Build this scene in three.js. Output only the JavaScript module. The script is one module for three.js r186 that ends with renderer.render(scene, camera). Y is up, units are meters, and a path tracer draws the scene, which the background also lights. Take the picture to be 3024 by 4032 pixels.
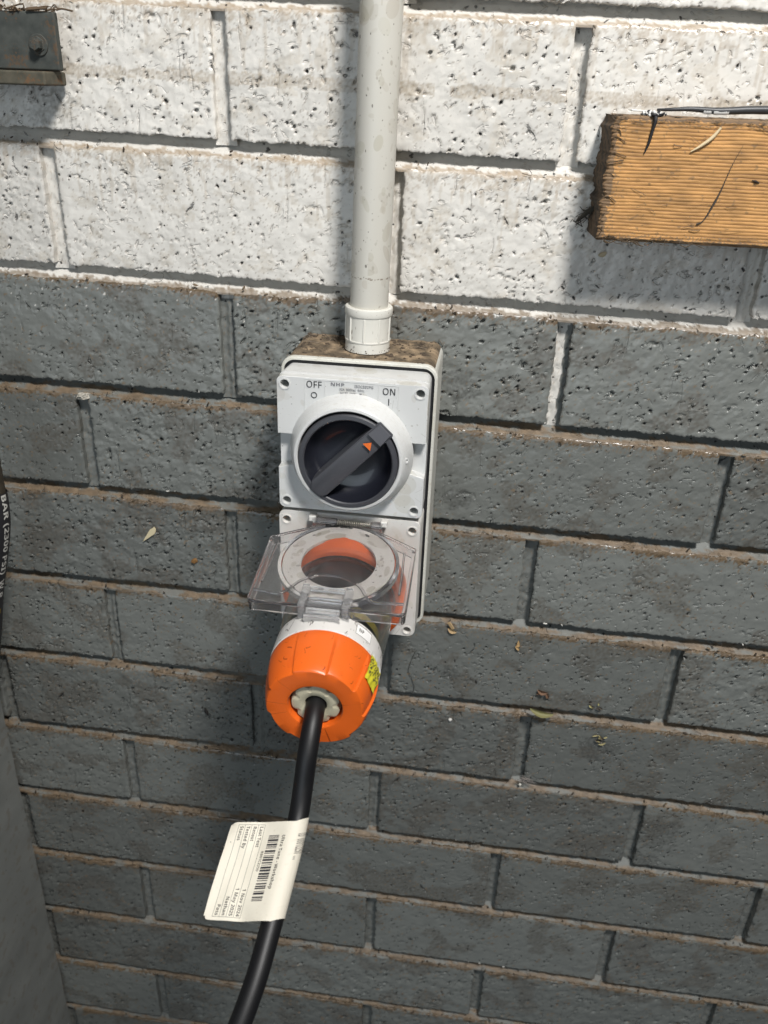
import * as THREE from 'three';
import { createNoise2D, createNoise3D } from 'simplex-noise';
import { mergeGeometries, toCreasedNormals as creased } from 'three/addons/utils/BufferGeometryUtils.js';
import { RectAreaLightUniformsLib } from 'three/addons/lights/RectAreaLightUniformsLib.js';
import { RoundedBoxGeometry } from 'three/addons/geometries/RoundedBoxGeometry.js';
import { TextGeometry } from 'three/addons/geometries/TextGeometry.js';
import { FontLoader } from 'three/addons/loaders/FontLoader.js';

// ---------------------------------------------------------------- camera, light, exposure
const scene = new THREE.Scene();
const V = (x, y, z) => new THREE.Vector3(x, y, z);
const camera = new THREE.PerspectiveCamera(62.444, 768 / 1024, 0.01, 60);
const eye = V(0.30849, 0.04152, 0.58487);
camera.position.copy(eye);
camera.up.set(-0.08858, 0.89137, -0.44454);
camera.lookAt(eye.clone().add(V(-0.104765, -0.452152, -0.885767)));
camera.focus = 0.56;
camera.userData.fStop = 11;

const renderer = new THREE.WebGLRenderer({ antialias: true });
renderer.toneMapping = THREE.LinearToneMapping;
renderer.toneMappingExposure = 1.0;
renderer.shadowMap.enabled = true;
RectAreaLightUniformsLib.init();
scene.background = new THREE.Color().setRGB(0.045, 0.049, 0.056);

const LAMP_POS = V(0.675, 1.04, 0.86), LAMP_AIM = V(0.24, -0.1, 0.0), LAMP_SIZE = 0.24, LAMP_POWER = 180;  // unseen lamp at upper right, casts the shadows on the wall
const DOOR_POS = V(-0.5, 0.1, 3.6), DOOR_W = 2.6, DOOR_H = 2.3, DOOR_POWER = 1.55;  // unseen opening behind the camera, placed to lighten the shadows
const lampColor = new THREE.Color().setRGB(1.0, 0.982, 0.962), doorColor = new THREE.Color().setRGB(0.80, 0.91, 1.0);

// ---------------------------------------------------------------- helpers
const rng = (seed) => () => { seed = (seed + 0x6d2b79f5) | 0; let t = Math.imul(seed ^ (seed >>> 15), 1 | seed); t = (t + Math.imul(t ^ (t >>> 7), 61 | t)) ^ t; return ((t ^ (t >>> 14)) >>> 0) / 4294967296; };
const R = rng(20241);
const n2 = createNoise2D(rng(7)), m2 = createNoise2D(rng(99)), n3 = createNoise3D(rng(5));
const fbm = (x, y, o = 4, f = n2) => { let s = 0, a = 0.5; for (let i = 0; i < o; i++) { s += a * f(x, y); x = x * 2.03 + 17.1; y = y * 2.03 - 9.3; a *= 0.5; } return s; };
const sm = (a, b, x) => { const t = Math.min(1, Math.max(0, (x - a) / (b - a))); return t * t * (3 - 2 * t); };
const mix3 = (a, b, t) => [a[0] + (b[0] - a[0]) * t, a[1] + (b[1] - a[1]) * t, a[2] + (b[2] - a[2]) * t];
const col = (r, g, b) => new THREE.Color().setRGB(r, g, b);
// creased normals weld at a hundredth of a unit, so weld in millimetres
const toCreasedNormals = (g, a) => { g.scale(1000, 1000, 1000); const o = creased(g, a); o.scale(0.001, 0.001, 0.001); return o; };
const taken = {};
const numbered = (n) => { const k = taken[n] = (taken[n] ?? -1) + 1; return k ? n + '_' + String(k).padStart(3, '0') : n; };
function thing(name, label, category, pos = [0, 0, 0], group) {
  const g = new THREE.Group(); g.name = numbered(name); g.position.set(...pos); g.userData = { label, category };
  if (group) g.userData.group = group;
  scene.add(g); return g;
}
const rootOf = (o) => { while (o.parent && o.parent !== scene) o = o.parent; return o; };
// geometry is written in world coordinates and moved into its thing's own frame
function part(name, geo, mat, parent, label) {
  const g = Array.isArray(geo) ? mergeGeometries(geo.map((q) => (q.index ? q.toNonIndexed() : q)).map(strip)) : geo;
  const r = rootOf(parent); g.translate(-r.position.x, -r.position.y, -r.position.z);
  const m = new THREE.Mesh(g, mat); m.name = name; m.castShadow = m.receiveShadow = true; if (label) m.userData.label = label;
  parent.add(m); return m;
}
function strip(g) { for (const k of Object.keys(g.attributes)) if (!['position', 'normal', 'uv'].includes(k)) g.deleteAttribute(k); return g; }
function single(name, label, category, geo, mat, pos, group) {
  const g = Array.isArray(geo) ? mergeGeometries(geo.map((q) => (q.index ? q.toNonIndexed() : q)).map(strip)) : geo;
  g.translate(-pos[0], -pos[1], -pos[2]);
  const m = new THREE.Mesh(g, mat); m.name = numbered(name); m.position.set(...pos); m.userData = { label, category }; if (group) m.userData.group = group;
  m.castShadow = m.receiveShadow = true; scene.add(m); return m;
}
const std = (o) => new THREE.MeshStandardMaterial({ side: THREE.DoubleSide, ...o });
const phys = (o) => new THREE.MeshPhysicalMaterial({ side: THREE.DoubleSide, ...o });
function rrShape(x0, y0, x1, y1, r) {
  const s = new THREE.Shape();
  s.moveTo(x0 + r, y0); s.lineTo(x1 - r, y0); s.absarc(x1 - r, y0 + r, r, -Math.PI / 2, 0); s.lineTo(x1, y1 - r); s.absarc(x1 - r, y1 - r, r, 0, Math.PI / 2);
  s.lineTo(x0 + r, y1); s.absarc(x0 + r, y1 - r, r, Math.PI / 2, Math.PI); s.lineTo(x0, y0 + r); s.absarc(x0 + r, y0 + r, r, Math.PI, 1.5 * Math.PI); s.closePath(); return s;
}
function rrRing(x0, y0, x1, y1, r, z, n = 7) { // closed ring of points, counter-clockwise
  const p = [];
  for (const [cx, cy, a0] of [[x1 - r, y0 + r, -90], [x1 - r, y1 - r, 0], [x0 + r, y1 - r, 90], [x0 + r, y0 + r, 180]])
    for (let i = 0; i <= n; i++) { const a = (a0 + 90 * i / n) * Math.PI / 180; p.push(V(cx + r * Math.cos(a), cy + r * Math.sin(a), z)); }
  return p;
}
function loft(rings, { cap = false, crease = 0.6 } = {}) {
  const pos = [], uv = [], n = rings[0].length; let acc = 0;
  for (let k = 0; k + 1 < rings.length; k++) {
    const A = rings[k], B = rings[k + 1], step = A[0].distanceTo(B[0]); let u = 0;
    for (let i = 0; i < n; i++) {
      const j = (i + 1) % n, du = A[i].distanceTo(A[j]);
      const q = [A[i], A[j], B[j], A[i], B[j], B[i]], w = [[u, acc], [u + du, acc], [u + du, acc + step], [u, acc], [u + du, acc + step], [u, acc + step]];
      q.forEach((p, e) => { pos.push(p.x, p.y, p.z); uv.push(w[e][0], w[e][1]); });
      u += du;
    }
    acc += step;
  }
  if (cap) { const L = rings[rings.length - 1], c = V(0, 0, 0); L.forEach((p) => c.add(p)); c.divideScalar(n);
    for (let i = 0; i < n; i++) [c, L[i], L[(i + 1) % n]].forEach((p) => { pos.push(p.x, p.y, p.z); uv.push(p.x, p.y); }); }
  const g = new THREE.BufferGeometry();
  g.setAttribute('position', new THREE.Float32BufferAttribute(pos, 3)); g.setAttribute('uv', new THREE.Float32BufferAttribute(uv, 2));
  return toCreasedNormals(g, crease);
}
// flat face with holes at height z, uv in metres
function face(shape, z, seg = 24) { const g = new THREE.ShapeGeometry(shape, seg); g.translate(0, 0, z); return g.toNonIndexed(); }
// lathe about an axis: profile [r, s] pairs, origin o, direction d
function lathe(profile, o, d, seg = 64, crease = 0.7, wob) {
  const g = new THREE.LatheGeometry(profile.map(([r, s]) => new THREE.Vector2(Math.max(r, 1e-6), s)), seg);
  if (wob) { const p = g.attributes.position; for (let i = 0; i < p.count; i++) { const x = p.getX(i), y = p.getY(i), z = p.getZ(i), a = Math.atan2(z, x), k = wob(a, y, Math.hypot(x, z)); p.setXYZ(i, x * k, y, z * k); } }
  const q = new THREE.Quaternion().setFromUnitVectors(V(0, 1, 0), d.clone().normalize());
  g.applyQuaternion(q); g.translate(o.x, o.y, o.z);
  return toCreasedNormals(g.toNonIndexed(), crease);
}
function tube(points, r, seg = 40, rad = 10, closed = false) { return new THREE.TubeGeometry(new THREE.CatmullRomCurve3(points, closed), seg, r, rad, closed); }
function taperTube(points, radii, seg = 24, rad = 7) {
  const c = new THREE.CatmullRomCurve3(points), g = new THREE.TubeGeometry(c, seg, 1, rad), p = g.attributes.position, P = V();
  for (let i = 0; i <= seg; i++) { c.getPointAt(i / seg, P); const t = i / seg * (radii.length - 1), k = Math.min(radii.length - 2, Math.floor(t)), r = radii[k] + (radii[k + 1] - radii[k]) * (t - k);
    for (let j = 0; j <= rad; j++) { const a = i * (rad + 1) + j; p.setXYZ(a, P.x + (p.getX(a) - P.x) * r, P.y + (p.getY(a) - P.y) * r, P.z + (p.getZ(a) - P.z) * r); } }
  return g;
}
const box = (x0, y0, z0, x1, y1, z1, r = 0.0006) => { const g = new RoundedBoxGeometry(x1 - x0, y1 - y0, z1 - z0, 2, Math.min(r, (x1 - x0) / 2.01, (y1 - y0) / 2.01, (z1 - z0) / 2.01)); g.translate((x0 + x1) / 2, (y0 + y1) / 2, (z0 + z1) / 2); return g; };
function canvasTex(w, h, draw, srgb = true) { const c = document.createElement('canvas'); c.width = w; c.height = h; draw(c.getContext('2d'), w, h); const t = new THREE.CanvasTexture(c); if (srgb) t.colorSpace = THREE.SRGBColorSpace; t.wrapS = t.wrapT = THREE.MirroredRepeatWrapping; return t; }
const font = await new FontLoader().loadAsync('fonts/droid/droid_sans_regular.typeface.json');
const fontB = await new FontLoader().loadAsync('fonts/droid/droid_sans_bold.typeface.json');
function text(str, h, cx, cy, z, f = font, dz = 0.0002, stretch = 1) { // h = cap height
  const g = new TextGeometry(str, { font: f, size: h, depth: dz, curveSegments: 3, bevelEnabled: false }); g.computeBoundingBox(); const b = g.boundingBox;
  g.translate(-(b.min.x + b.max.x) / 2, -(b.min.y + b.max.y) / 2, 0); g.scale(stretch, 1, 1); g.translate(cx, cy, z); return g.index ? g.toNonIndexed() : g;
}

// ---------------------------------------------------------------- painted-brick relief: one height field, as normals and as a colour map of dirt and shade in the pits
const TILE = 0.4, TN = 2048, PX = TILE / TN * 1000; // mm per texel
const HF = new Float32Array(TN * TN), DIRT_SHADE = new Float32Array(TN * TN);
{
  const LN = 512, low = new Float32Array(LN * LN);
  for (let j = 0; j < LN; j++) for (let i = 0; i < LN; i++) { const x = i * TILE / LN * 1000, y = j * TILE / LN * 1000; low[j * LN + i] = 0.40 * fbm(x / 16, y / 16, 3) + 0.26 * fbm(x / 6, y / 6, 3, m2) * sm(-0.25, 0.25, fbm(x / 45 + 9, y / 45, 2)) - 0.22 * Math.max(0, 0.07 - Math.abs(fbm(x / 12 + 40, y / 8, 2))) / 0.07 * sm(0, 0.3, fbm(x / 25, y / 25 + 60, 2)); }
  const fine = new Float32Array(TN * TN);
  for (let j = 0; j < TN; j++) for (let i = 0; i < TN; i++) {
    const u = i / TN * LN, v = j / TN * LN, i0 = Math.min(LN - 2, u | 0), j0 = Math.min(LN - 2, v | 0), a = u - i0, b = v - j0, q = j0 * LN + i0;
    const l = (low[q] * (1 - a) + low[q + 1] * a) * (1 - b) + (low[q + LN] * (1 - a) + low[q + LN + 1] * a) * b;
    HF[j * TN + i] = l + 0.035 * n2(i * PX / 1.3, j * PX / 1.3) + 0.014 * m2(i * PX / 0.5, j * PX / 0.5);
  }
  const r = rng(311);
  const stamp = (x, y, L, W, ang, depth, lip, dirt) => { // x,y,L,W in mm
    const ca = Math.cos(ang), sa = Math.sin(ang), E = Math.max(L, W) * 1.7, wob = r() * 50;
    for (let j = Math.max(0, ((y - E) / PX) | 0); j < Math.min(TN, (y + E) / PX); j++) for (let i = Math.max(0, ((x - E) / PX) | 0); i < Math.min(TN, (x + E) / PX); i++) {
      const dx = i * PX - x, dy = j * PX - y, wn = 0.34 * n2(dx / 1.0 + wob, dy / 1.0) + 0.12 * m2(dx / 0.4 + wob, dy / 0.4);
      const p = (dx * ca + dy * sa) / L, q = (-dx * sa + dy * ca) / W, d = Math.hypot(p, q) + wn;
      if (d < 1.6) { HF[j * TN + i] += -depth * sm(1, 0.58, d) + lip * Math.exp(-((d - 1.12) ** 2) / 0.05) * (q < 0 ? 1 : 0.25); if (dirt && d < 0.72) DIRT_SHADE[j * TN + i] = Math.max(DIRT_SHADE[j * TN + i], dirt); }
    }
  };
  for (let k = 0; k < 3800; k++) { // wrinkles and drag marks in the thick paint, in loose swarms
    const x = r() * 400, y = r() * 400; if (fbm(x / 30, y / 30, 2, m2) < -0.18 + 0.3 * (r() - 0.5)) continue;
    stamp(x, y, 0.9 + 3.4 * r() * r(), 0.55 + 1.0 * r() * r(), (r() < 0.5 ? -0.5 : 0.25) + (r() - 0.5) * 2.0, 0.35 + 1.7 * r() * r(), 0.55 * r(), r() < 0.08 ? 0.3 + 0.4 * r() : 0);
  }
  for (let k = 0; k < 1300; k++) stamp(r() * 400, r() * 400, 0.6 + 1.5 * r() * r(), 0.45 + 0.7 * r(), r() * 6.3, 1.0 + 2.2 * r(), 0.45 * r(), r() < 0.42 ? 0.35 + 0.55 * r() : 0);  // pits; some coloured dark for dirt and for the shade inside them
  for (let k = 0; k < 60; k++) stamp(r() * 400, r() * 400, 4 + 9 * r(), 0.5 + 0.4 * r(), Math.PI / 2 + (r() - 0.5) * 0.25, 0.35 + 0.4 * r(), 0.15, 0); // vertical drag lines of the brick press
}
// the part of the relief that the mesh carries (about 1 mm and up); the normal map holds what is finer
const HB = HF.slice();
{ const K = 1, tmp = new Float32Array(TN * TN), cl = (v) => Math.min(TN - 1, Math.max(0, v));
  for (let j = 0; j < TN; j++) for (let i = 0; i < TN; i++) { let s = 0; for (let a = -K; a <= K; a++) s += HF[j * TN + cl(i + a)]; tmp[j * TN + i] = s / (2 * K + 1); }
  for (let j = 0; j < TN; j++) for (let i = 0; i < TN; i++) { let s = 0; for (let a = -K; a <= K; a++) s += tmp[cl(j + a) * TN + i]; HB[j * TN + i] = s / (2 * K + 1); } }
const nBuf = new Uint8Array(TN * TN * 4), dBuf = new Uint8Array(TN * TN * 4);
{
  const r = rng(8);
  for (let j = 0; j < TN; j++) for (let i = 0; i < TN; i++) {
    const q = j * TN + i, D = (p) => HF[p] - 0.6 * HB[p], l = D(j * TN + Math.max(0, i - 1)), rr = D(j * TN + Math.min(TN - 1, i + 1)), d = D(Math.max(0, j - 1) * TN + i), u = D(Math.min(TN - 1, j + 1) * TN + i);
    let nx = (l - rr) / (2 * PX), ny = (d - u) / (2 * PX), nz = 1; const m = Math.hypot(nx, ny, nz);
    nBuf[q * 4] = (nx / m * 0.5 + 0.5) * 255; nBuf[q * 4 + 1] = (ny / m * 0.5 + 0.5) * 255; nBuf[q * 4 + 2] = (nz / m * 0.5 + 0.5) * 255; nBuf[q * 4 + 3] = 255;
    const k = DIRT_SHADE[q], speck = r() < 0.0006 ? 0.5 : 1, t = 1 - 0.8 * k;
    dBuf[q * 4] = 255 * t * speck; dBuf[q * 4 + 1] = 255 * t * 0.985 * speck; dBuf[q * 4 + 2] = 255 * t * 0.95 * speck; dBuf[q * 4 + 3] = 255;
  }
}
const texOf = (buf, w, h, srgb) => { const t = new THREE.DataTexture(buf, w, h, THREE.RGBAFormat); t.magFilter = THREE.LinearFilter; t.minFilter = THREE.LinearMipmapLinearFilter; t.generateMipmaps = true; t.wrapS = t.wrapT = THREE.MirroredRepeatWrapping; if (srgb) t.colorSpace = THREE.SRGBColorSpace; t.needsUpdate = true; return t; };
const normalTex = texOf(nBuf, TN, TN, false), dirtShadeTex = texOf(dBuf, TN, TN, true);
const Hat = (um, vm) => { // blurred height in metres at texture position in metres
  const i = Math.min(TN - 1, Math.max(0, Math.round(um / TILE * TN))), j = Math.min(TN - 1, Math.max(0, Math.round(vm / TILE * TN)));
  return HB[j * TN + i] * 0.001;
};

// ---------------------------------------------------------------- the brick wall
const WHITE = [0.625, 0.62, 0.615], GREY = [0.158, 0.170, 0.170], DUST = [0.185, 0.138, 0.094], TAN = [0.33, 0.26, 0.19], SOOT = [0.045, 0.045, 0.045];
const brickMats = (rough) => [0.75, 1.0, 1.25].map((k, i) => std({ color: 0xffffff, vertexColors: true, map: dirtShadeTex, normalMap: normalTex, normalScale: new THREE.Vector2(k, k), roughness: rough + 0.05 * (i - 1) }));
const brickWhite = brickMats(0.32), brickGrey = brickMats(0.31);
const mortarMat = std({ color: 0xffffff, vertexColors: true, map: dirtShadeTex, normalMap: normalTex, normalScale: new THREE.Vector2(0.55, 0.55), roughness: 0.6 });

// bottom edge of every course (y at x = 0, slope), measured; course 0 and 1 white, 2.. grey
const BOT = { '-2': [0.1789, -0.015], '-1': [0.0927, -0.0148], 0: [0.0078, -0.0181], 1: [-0.0813, -0.0182], 2: [-0.1687, -0.0150], 3: [-0.2560, -0.0075], 4: [-0.3445, -0.0033], 5: [-0.4295, -0.0053], 6: [-0.5143, -0.0061], 7: [-0.6015, 0.0001], 8: [-0.6881, 0.0036], 9: [-0.7775, 0.0065], 10: [-0.8636, 0.0100], 11: [-0.9500, 0.0100], 12: [-1.036, 0.01], 13: [-1.122, 0.01], 14: [-1.208, 0.01] };
const bot = (c, x) => BOT[c][0] + BOT[c][1] * x;
const JOINT = 0.0105;
const PERP = { '-1': [-0.24, 0, 0.24, 0.476, 0.72], 0: [-0.116, 0.1246, 0.348, 0.588, 0.83], 1: [-0.24, 0, 0.2395, 0.4745, 0.716], 2: [-0.12, 0.1201, 0.3597, 0.6, 0.84], 3: [-0.239, 0.0013, 0.243, 0.4854, 0.726], 4: [-0.125, 0.1146, 0.356, 0.598, 0.838], 5: [-0.239, 0.0016, 0.2451, 0.4815, 0.72], 6: [-0.112, 0.1294, 0.3697, 0.61, 0.85], 7: [-0.239, 0.0007, 0.2397, 0.4805, 0.72], 8: [-0.121, 0.119, 0.3593, 0.6003, 0.84], 9: [-0.241, -0.0009, 0.2402, 0.4802, 0.72], 10: [-0.122, 0.118, 0.3575, 0.5945, 0.836], 11: [-0.24, 0, 0.24, 0.48, 0.72], 12: [-0.12, 0.12, 0.36, 0.6, 0.84], 13: [-0.24, 0, 0.24, 0.48, 0.72], 14: [-0.12, 0.12, 0.36, 0.6, 0.84] };
const XMIN = -0.30, XMAX = 0.80;
const wall = thing('brick_wall', 'painted brick wall, white upper courses over grey lower courses, dusty joints', 'wall', [0.25, -0.4, -0.015]);

function axis(a, b, step) { // samples with fine rows near both ends
  const e = [0, 0.0004, 0.001, 0.0018, 0.0028], out = e.map((d) => a + d), n = Math.max(2, Math.round((b - a - 0.0076) / step));
  for (let i = 0; i <= n; i++) out.push(a + 0.0038 + (b - a - 0.0076) * i / n);
  return out.concat(e.slice().reverse().map((d) => b - d));
}
const stainSpots = [[0.302, -0.405, 0.012], [0.0085, 0.02, 0.02], [0.43, -0.44, 0.014], [0.5, -0.56, 0.03], [0.49, -0.6, 0.025], [0.435, -0.47, 0.022], [0.06, -0.27, 0.01], [0.29, -0.15, 0.018], [0.295, -0.24, 0.014]];
function paintBrick(x, y, z, c, top, rnd) {
  const white = c <= 1, paint = white ? WHITE : GREY, mm = 1000;
  let k = 1 + 0.06 * fbm(x * 22 + c * 3.1, y * 22, 3) + rnd;
  let o = [paint[0] * k, paint[1] * k, paint[2] * k];
  const d = (top - y) * mm, jag = 1.4 * n2(x * 260, y * 260) + 1.6 * n2(x * 40 + 5, c * 9.7) + 0.8 * n2(x * 900, y * 900);
  if (white) {
    const w = 1.3 + 1.2 * n2(x * 18, c) + jag * 0.7; if (d < w) o = mix3(o, TAN, 0.55 + 0.35 * n2(x * 300, y * 300)); else if (d < w + 3 + 2 * jag && n2(x * 420, y * 420) > 0.25) o = mix3(o, TAN, 0.3);
    const band = Math.abs(y - (0.0435 - 0.016 * x)) * mm; // grimy tide line across the upper white course
    if (c === 0 && band < 3.4 + 2.6 * fbm(x * 60, y * 160, 3) && n2(x * 14 + 2, 8) > -0.5) o = mix3(o, [0.34, 0.285, 0.22], 0.42 + 0.35 * n2(x * 350, y * 350));
    const run = fbm(x * 120, y * 14 + c * 5, 4); if (run > 0.22 && d < 26 + 22 * n2(x * 30, c)) o = mix3(o, [0.40, 0.34, 0.27], 0.34 * sm(0.22, 0.28, run)); // thin runs of dirt from the ledge above
    const st = fbm(x * 30 + 9, y * 34, 5, m2); if (st > 0.24) o = mix3(o, [0.42, 0.37, 0.30], 0.45 * sm(0.24, 0.3, st) * (0.6 + 0.4 * n2(x * 300, y * 300)));
    if (n2(x * 260 + 60, y * 260) > 0.74) o = mix3(o, [0.22, 0.185, 0.15], 0.55);
    if (d < 9 + 3 * jag && n2(x * 150, y * 150 + 8) > 0.2) o = mix3(o, TAN, 0.35);
  } else {
    const w = 2.3 + 2.4 * n2(x * 11, c * 3) + jag * 1.2 + 1.8 * fbm(x * 130, y * 130, 3, m2); if (d < w) { const g = 0.75 + 0.5 * fbm(x * 300, y * 700, 2); o = [DUST[0] * g, DUST[1] * g, DUST[2] * g]; if (n2(x * 70, c * 5 + 2) > 0.62) o = mix3(o, paint, 0.8); }
    else if (d < w + 6 && n2(x * 330, y * 330 + 4) > 0.42) o = mix3(o, DUST, 0.5);
    if (c === 2 && d < 22 && fbm(x * 150 + 7, y * 190, 3) > 0.50 + 0.006 * d - 0.06 * n2(x * 12, 7)) o = WHITE.slice(); // white paint spatter under the colour change
    if (c >= 4 && n2(x * 380 + 1, y * 380) > 0.86 && fbm(x * 20, y * 20, 2) > 0.05) o = [0.2, 0.13, 0.08];
    const st = fbm(x * 13 + 30, y * 15, 5, m2); if (st > 0.14) o = mix3(o, [0.085, 0.070, 0.056], 0.6 * sm(0.14, 0.2, st) * (0.55 + 0.45 * n2(x * 250, y * 250)));
    if (n2(x * 230 + 60, y * 230) > 0.72 && fbm(x * 12, y * 12 + 40, 3) > -0.05) o = mix3(o, n2(x * 60, y * 60) > 0.1 ? [0.05, 0.042, 0.036] : [0.20, 0.15, 0.10], 0.75);
  }
  for (const [sx, sy, sr] of stainSpots) { const q = Math.hypot(x - sx, (y - sy) * 1.2) / sr + 0.45 * fbm(x * 90, y * 90, 3); if (q < 0.75) o = mix3(o, white ? [0.2, 0.19, 0.17] : SOOT, 0.6 * (0.5 + 0.5 * n2(x * 300, y * 300))); }
  return o;
}
function buildBrick(c, x0, x1, step) {
  const seed = R(), rnd = (R() - 0.5) * (c <= 1 ? 0.16 : 0.34), kind = (R() * 3) | 0, rough = [0.65, 1.0, 1.3][kind], u0 = R() * (TILE - 0.245), v0 = R() * (TILE - 0.09), flip = R() < 0.5;
  const lean = (R() - 0.5) * 0.0012, tip = (R() - 0.5) * 0.0010, out = (R() - 0.5) * 0.0012;
  const xs = axis(x0, x1, step), yb0 = bot(c, (x0 + x1) / 2), H = bot(c - 1, (x0 + x1) / 2) - JOINT - yb0, ts = axis(0, H, step);
  const nx = xs.length, ny = ts.length, pos = [], uv = [], cl = [], idx = [], r = 0.0034;
  const mmn = (a, b, f) => n2(a * f + seed * 90, b * f);
  for (let j = 0; j < ny; j++) for (let i = 0; i < nx; i++) {
    const X = xs[i], T = ts[j], dl = X - x0, dr = x1 - X, db = T, dt = H - T;
    const yb = bot(c, X), yt = bot(c - 1, X) - JOINT, f = T / H; let y = yb + (yt - yb) * f, x = X;
    const wl = 0.0007 * mmn(1.3, y, 90) + 0.0004 * mmn(2.7, y, 420), wb = 0.0007 * mmn(x, 3.1, 70) + 0.0006 * mmn(x, 8.8, 420) + 0.0004 * mmn(x, 5.5, 1100), wt = 0.0006 * mmn(x, 6.1, 60) + 0.0003 * mmn(x, 4.4, 380);
    const fall = (d) => Math.max(0, 1 - d / 0.006);
    x += wl * fall(dl) - 0.0007 * mmn(7.7, y, 85) * fall(dr); y += wb * fall(db) - wt * fall(dt);
    const um = u0 + (flip ? x1 - X : X - x0), vm = v0 + T;
    const ex = Math.max(0, 1 - Math.min(dl, dr) / 0.0018) * 0.75, ey = Math.max(0, 1 - db / 0.0013) * 0.55 + Math.max(0, 1 - dt / 0.0026) * 0.72, e = Math.min(1, Math.hypot(ex, ey));
    let z = Hat(um, vm) * rough + out + lean * (X - (x0 + x1) / 2) / 0.115 + tip * (f - 0.5) * 2 + 0.0005 * fbm(X * 24 + seed * 30, y * 24, 2) - r * 0.85 * (1 - Math.sqrt(Math.max(0, 1 - e * e)));
    pos.push(x, y, z); uv.push(um / TILE, vm / TILE); cl.push(...paintBrick(x, y, z, c, yt, rnd));
  }
  for (let j = 0; j + 1 < ny; j++) for (let i = 0; i + 1 < nx; i++) { const a = j * nx + i; idx.push(a, a + 1, a + nx + 1, a, a + nx + 1, a + nx); }
  const loop = [];
  for (let i = 0; i < nx; i++) loop.push(i); for (let j = 1; j < ny; j++) loop.push(j * nx + nx - 1); for (let i = nx - 2; i >= 0; i--) loop.push((ny - 1) * nx + i); for (let j = ny - 2; j > 0; j--) loop.push(j * nx);
  const base = pos.length / 3;
  loop.forEach((q) => { const C = cl.slice(q * 3, q * 3 + 3); for (const z of [pos[q * 3 + 2], -0.016]) { pos.push(pos[q * 3], pos[q * 3 + 1], z); uv.push(uv[q * 2], uv[q * 2 + 1] + (z < -0.01 ? 0.03 : 0)); cl.push(...C); } });
  for (let k = 0; k < loop.length; k++) { const a = base + 2 * k, b = base + 2 * ((k + 1) % loop.length); idx.push(a, a + 1, b + 1, a, b + 1, b); }
  const g = new THREE.BufferGeometry();
  g.setAttribute('position', new THREE.Float32BufferAttribute(pos, 3)); g.setAttribute('uv', new THREE.Float32BufferAttribute(uv, 2)); g.setAttribute('color', new THREE.Float32BufferAttribute(cl, 3)); g.setIndex(idx); g.computeVertexNormals();
  part('brick', g, (c <= 1 ? brickWhite : brickGrey)[kind], wall);
}
for (let c = -1; c <= 14; c++) {
  const p = PERP[c], inView = (a, b) => c <= 8 && b > -0.09 && a < 0.60;
  for (let k = -1; k < p.length; k++) {
    const a = k < 0 ? XMIN - 0.1 : p[k] + JOINT / 2, b = k + 1 < p.length ? p[k + 1] - JOINT / 2 : XMAX + 0.1;
    if (b < XMIN + 0.02 || a > XMAX - 0.02) continue;
    if (c <= 3 && (b < -0.19 || a > 0.74)) continue;
    buildBrick(c, a < XMIN ? Math.max(a, b - 0.23) : a, b > XMAX ? Math.min(b, a + 0.23) : b, c > 11 ? 0.003 : inView(a, b) ? (c >= 0 && c <= 6 ? 0.00095 : 0.0012) : 0.0019);
  }
}
function sheet(nx, ny, fn) { // grid of vertices from fn(u, v) -> [x, y, z, r, g, b]
  const pos = [], uv = [], cl = [], idx = [];
  for (let j = 0; j <= ny; j++) for (let i = 0; i <= nx; i++) { const q = fn(i / nx, j / ny); pos.push(q[0], q[1], q[2]); uv.push(q[0] / TILE + 0.5, q[1] / TILE); cl.push(q[3], q[4], q[5]); }
  for (let j = 0; j < ny; j++) for (let i = 0; i < nx; i++) { const a = j * (nx + 1) + i; idx.push(a, a + 1, a + nx + 2, a, a + nx + 2, a + nx + 1); }
  const g = new THREE.BufferGeometry(); g.setAttribute('position', new THREE.Float32BufferAttribute(pos, 3)); g.setAttribute('uv', new THREE.Float32BufferAttribute(uv, 2)); g.setAttribute('color', new THREE.Float32BufferAttribute(cl, 3)); g.setIndex(idx); g.computeVertexNormals(); return g;
}
for (let c = -1; c <= 13; c++) { // weather-struck bed joints: deep under the brick above, near flush with the brick below
  const white = c <= 1;
  part('bed_joint', sheet(700, 16, (u, v) => {
    const x = XMIN - 0.02 + (XMAX - XMIN + 0.04) * u, t = -0.25 + 1.45 * v, y = bot(c, x) - JOINT * t;
    const tc = Math.min(1, Math.max(0, t)), ws = 0.0009 * fbm(x * 60, c * 7, 3) * (1 - 0.6 * sm(0.6, 1, t));
    let z = -0.0006 - 0.0132 * Math.pow(Math.max(0, 1 - tc / 1.02), 0.8) + ws + 0.0006 * fbm(x * 240, y * 240, 3); z -= 0.0004 * sm(1.0, 1.2, t);
    const paint = white ? WHITE : GREY, k = 0.97 + 0.05 * fbm(x * 40, y * 90, 2); let o = [paint[0] * k, paint[1] * k, paint[2] * k];
    const e = t + 0.13 * n2(x * 55, c * 4) + 0.10 * n2(x * 260, y * 260);
    if (white) { if (e > (c === 1 ? 0.80 : 0.84)) o = mix3(o, c === 1 ? DUST : TAN, 0.75 + 0.2 * n2(x * 400, y * 400)); else if (n2(x * 300, y * 500 + 3) > 0.72) o = mix3(o, TAN, 0.35); }
    else if (e > 0.56 - 0.28 * n2(x * 7, c * 3.3)) { const g = 0.85 + 0.5 * fbm(x * 90, y * 1400, 3); o = mix3([DUST[0] * g, DUST[1] * g, DUST[2] * g], GREY, 0.85 * sm(-0.05, 0.3, fbm(x * 30, y * 200 + c, 4, m2))); }
    return [x, y, z, ...o];
  }), mortarMat, wall);
}
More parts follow.
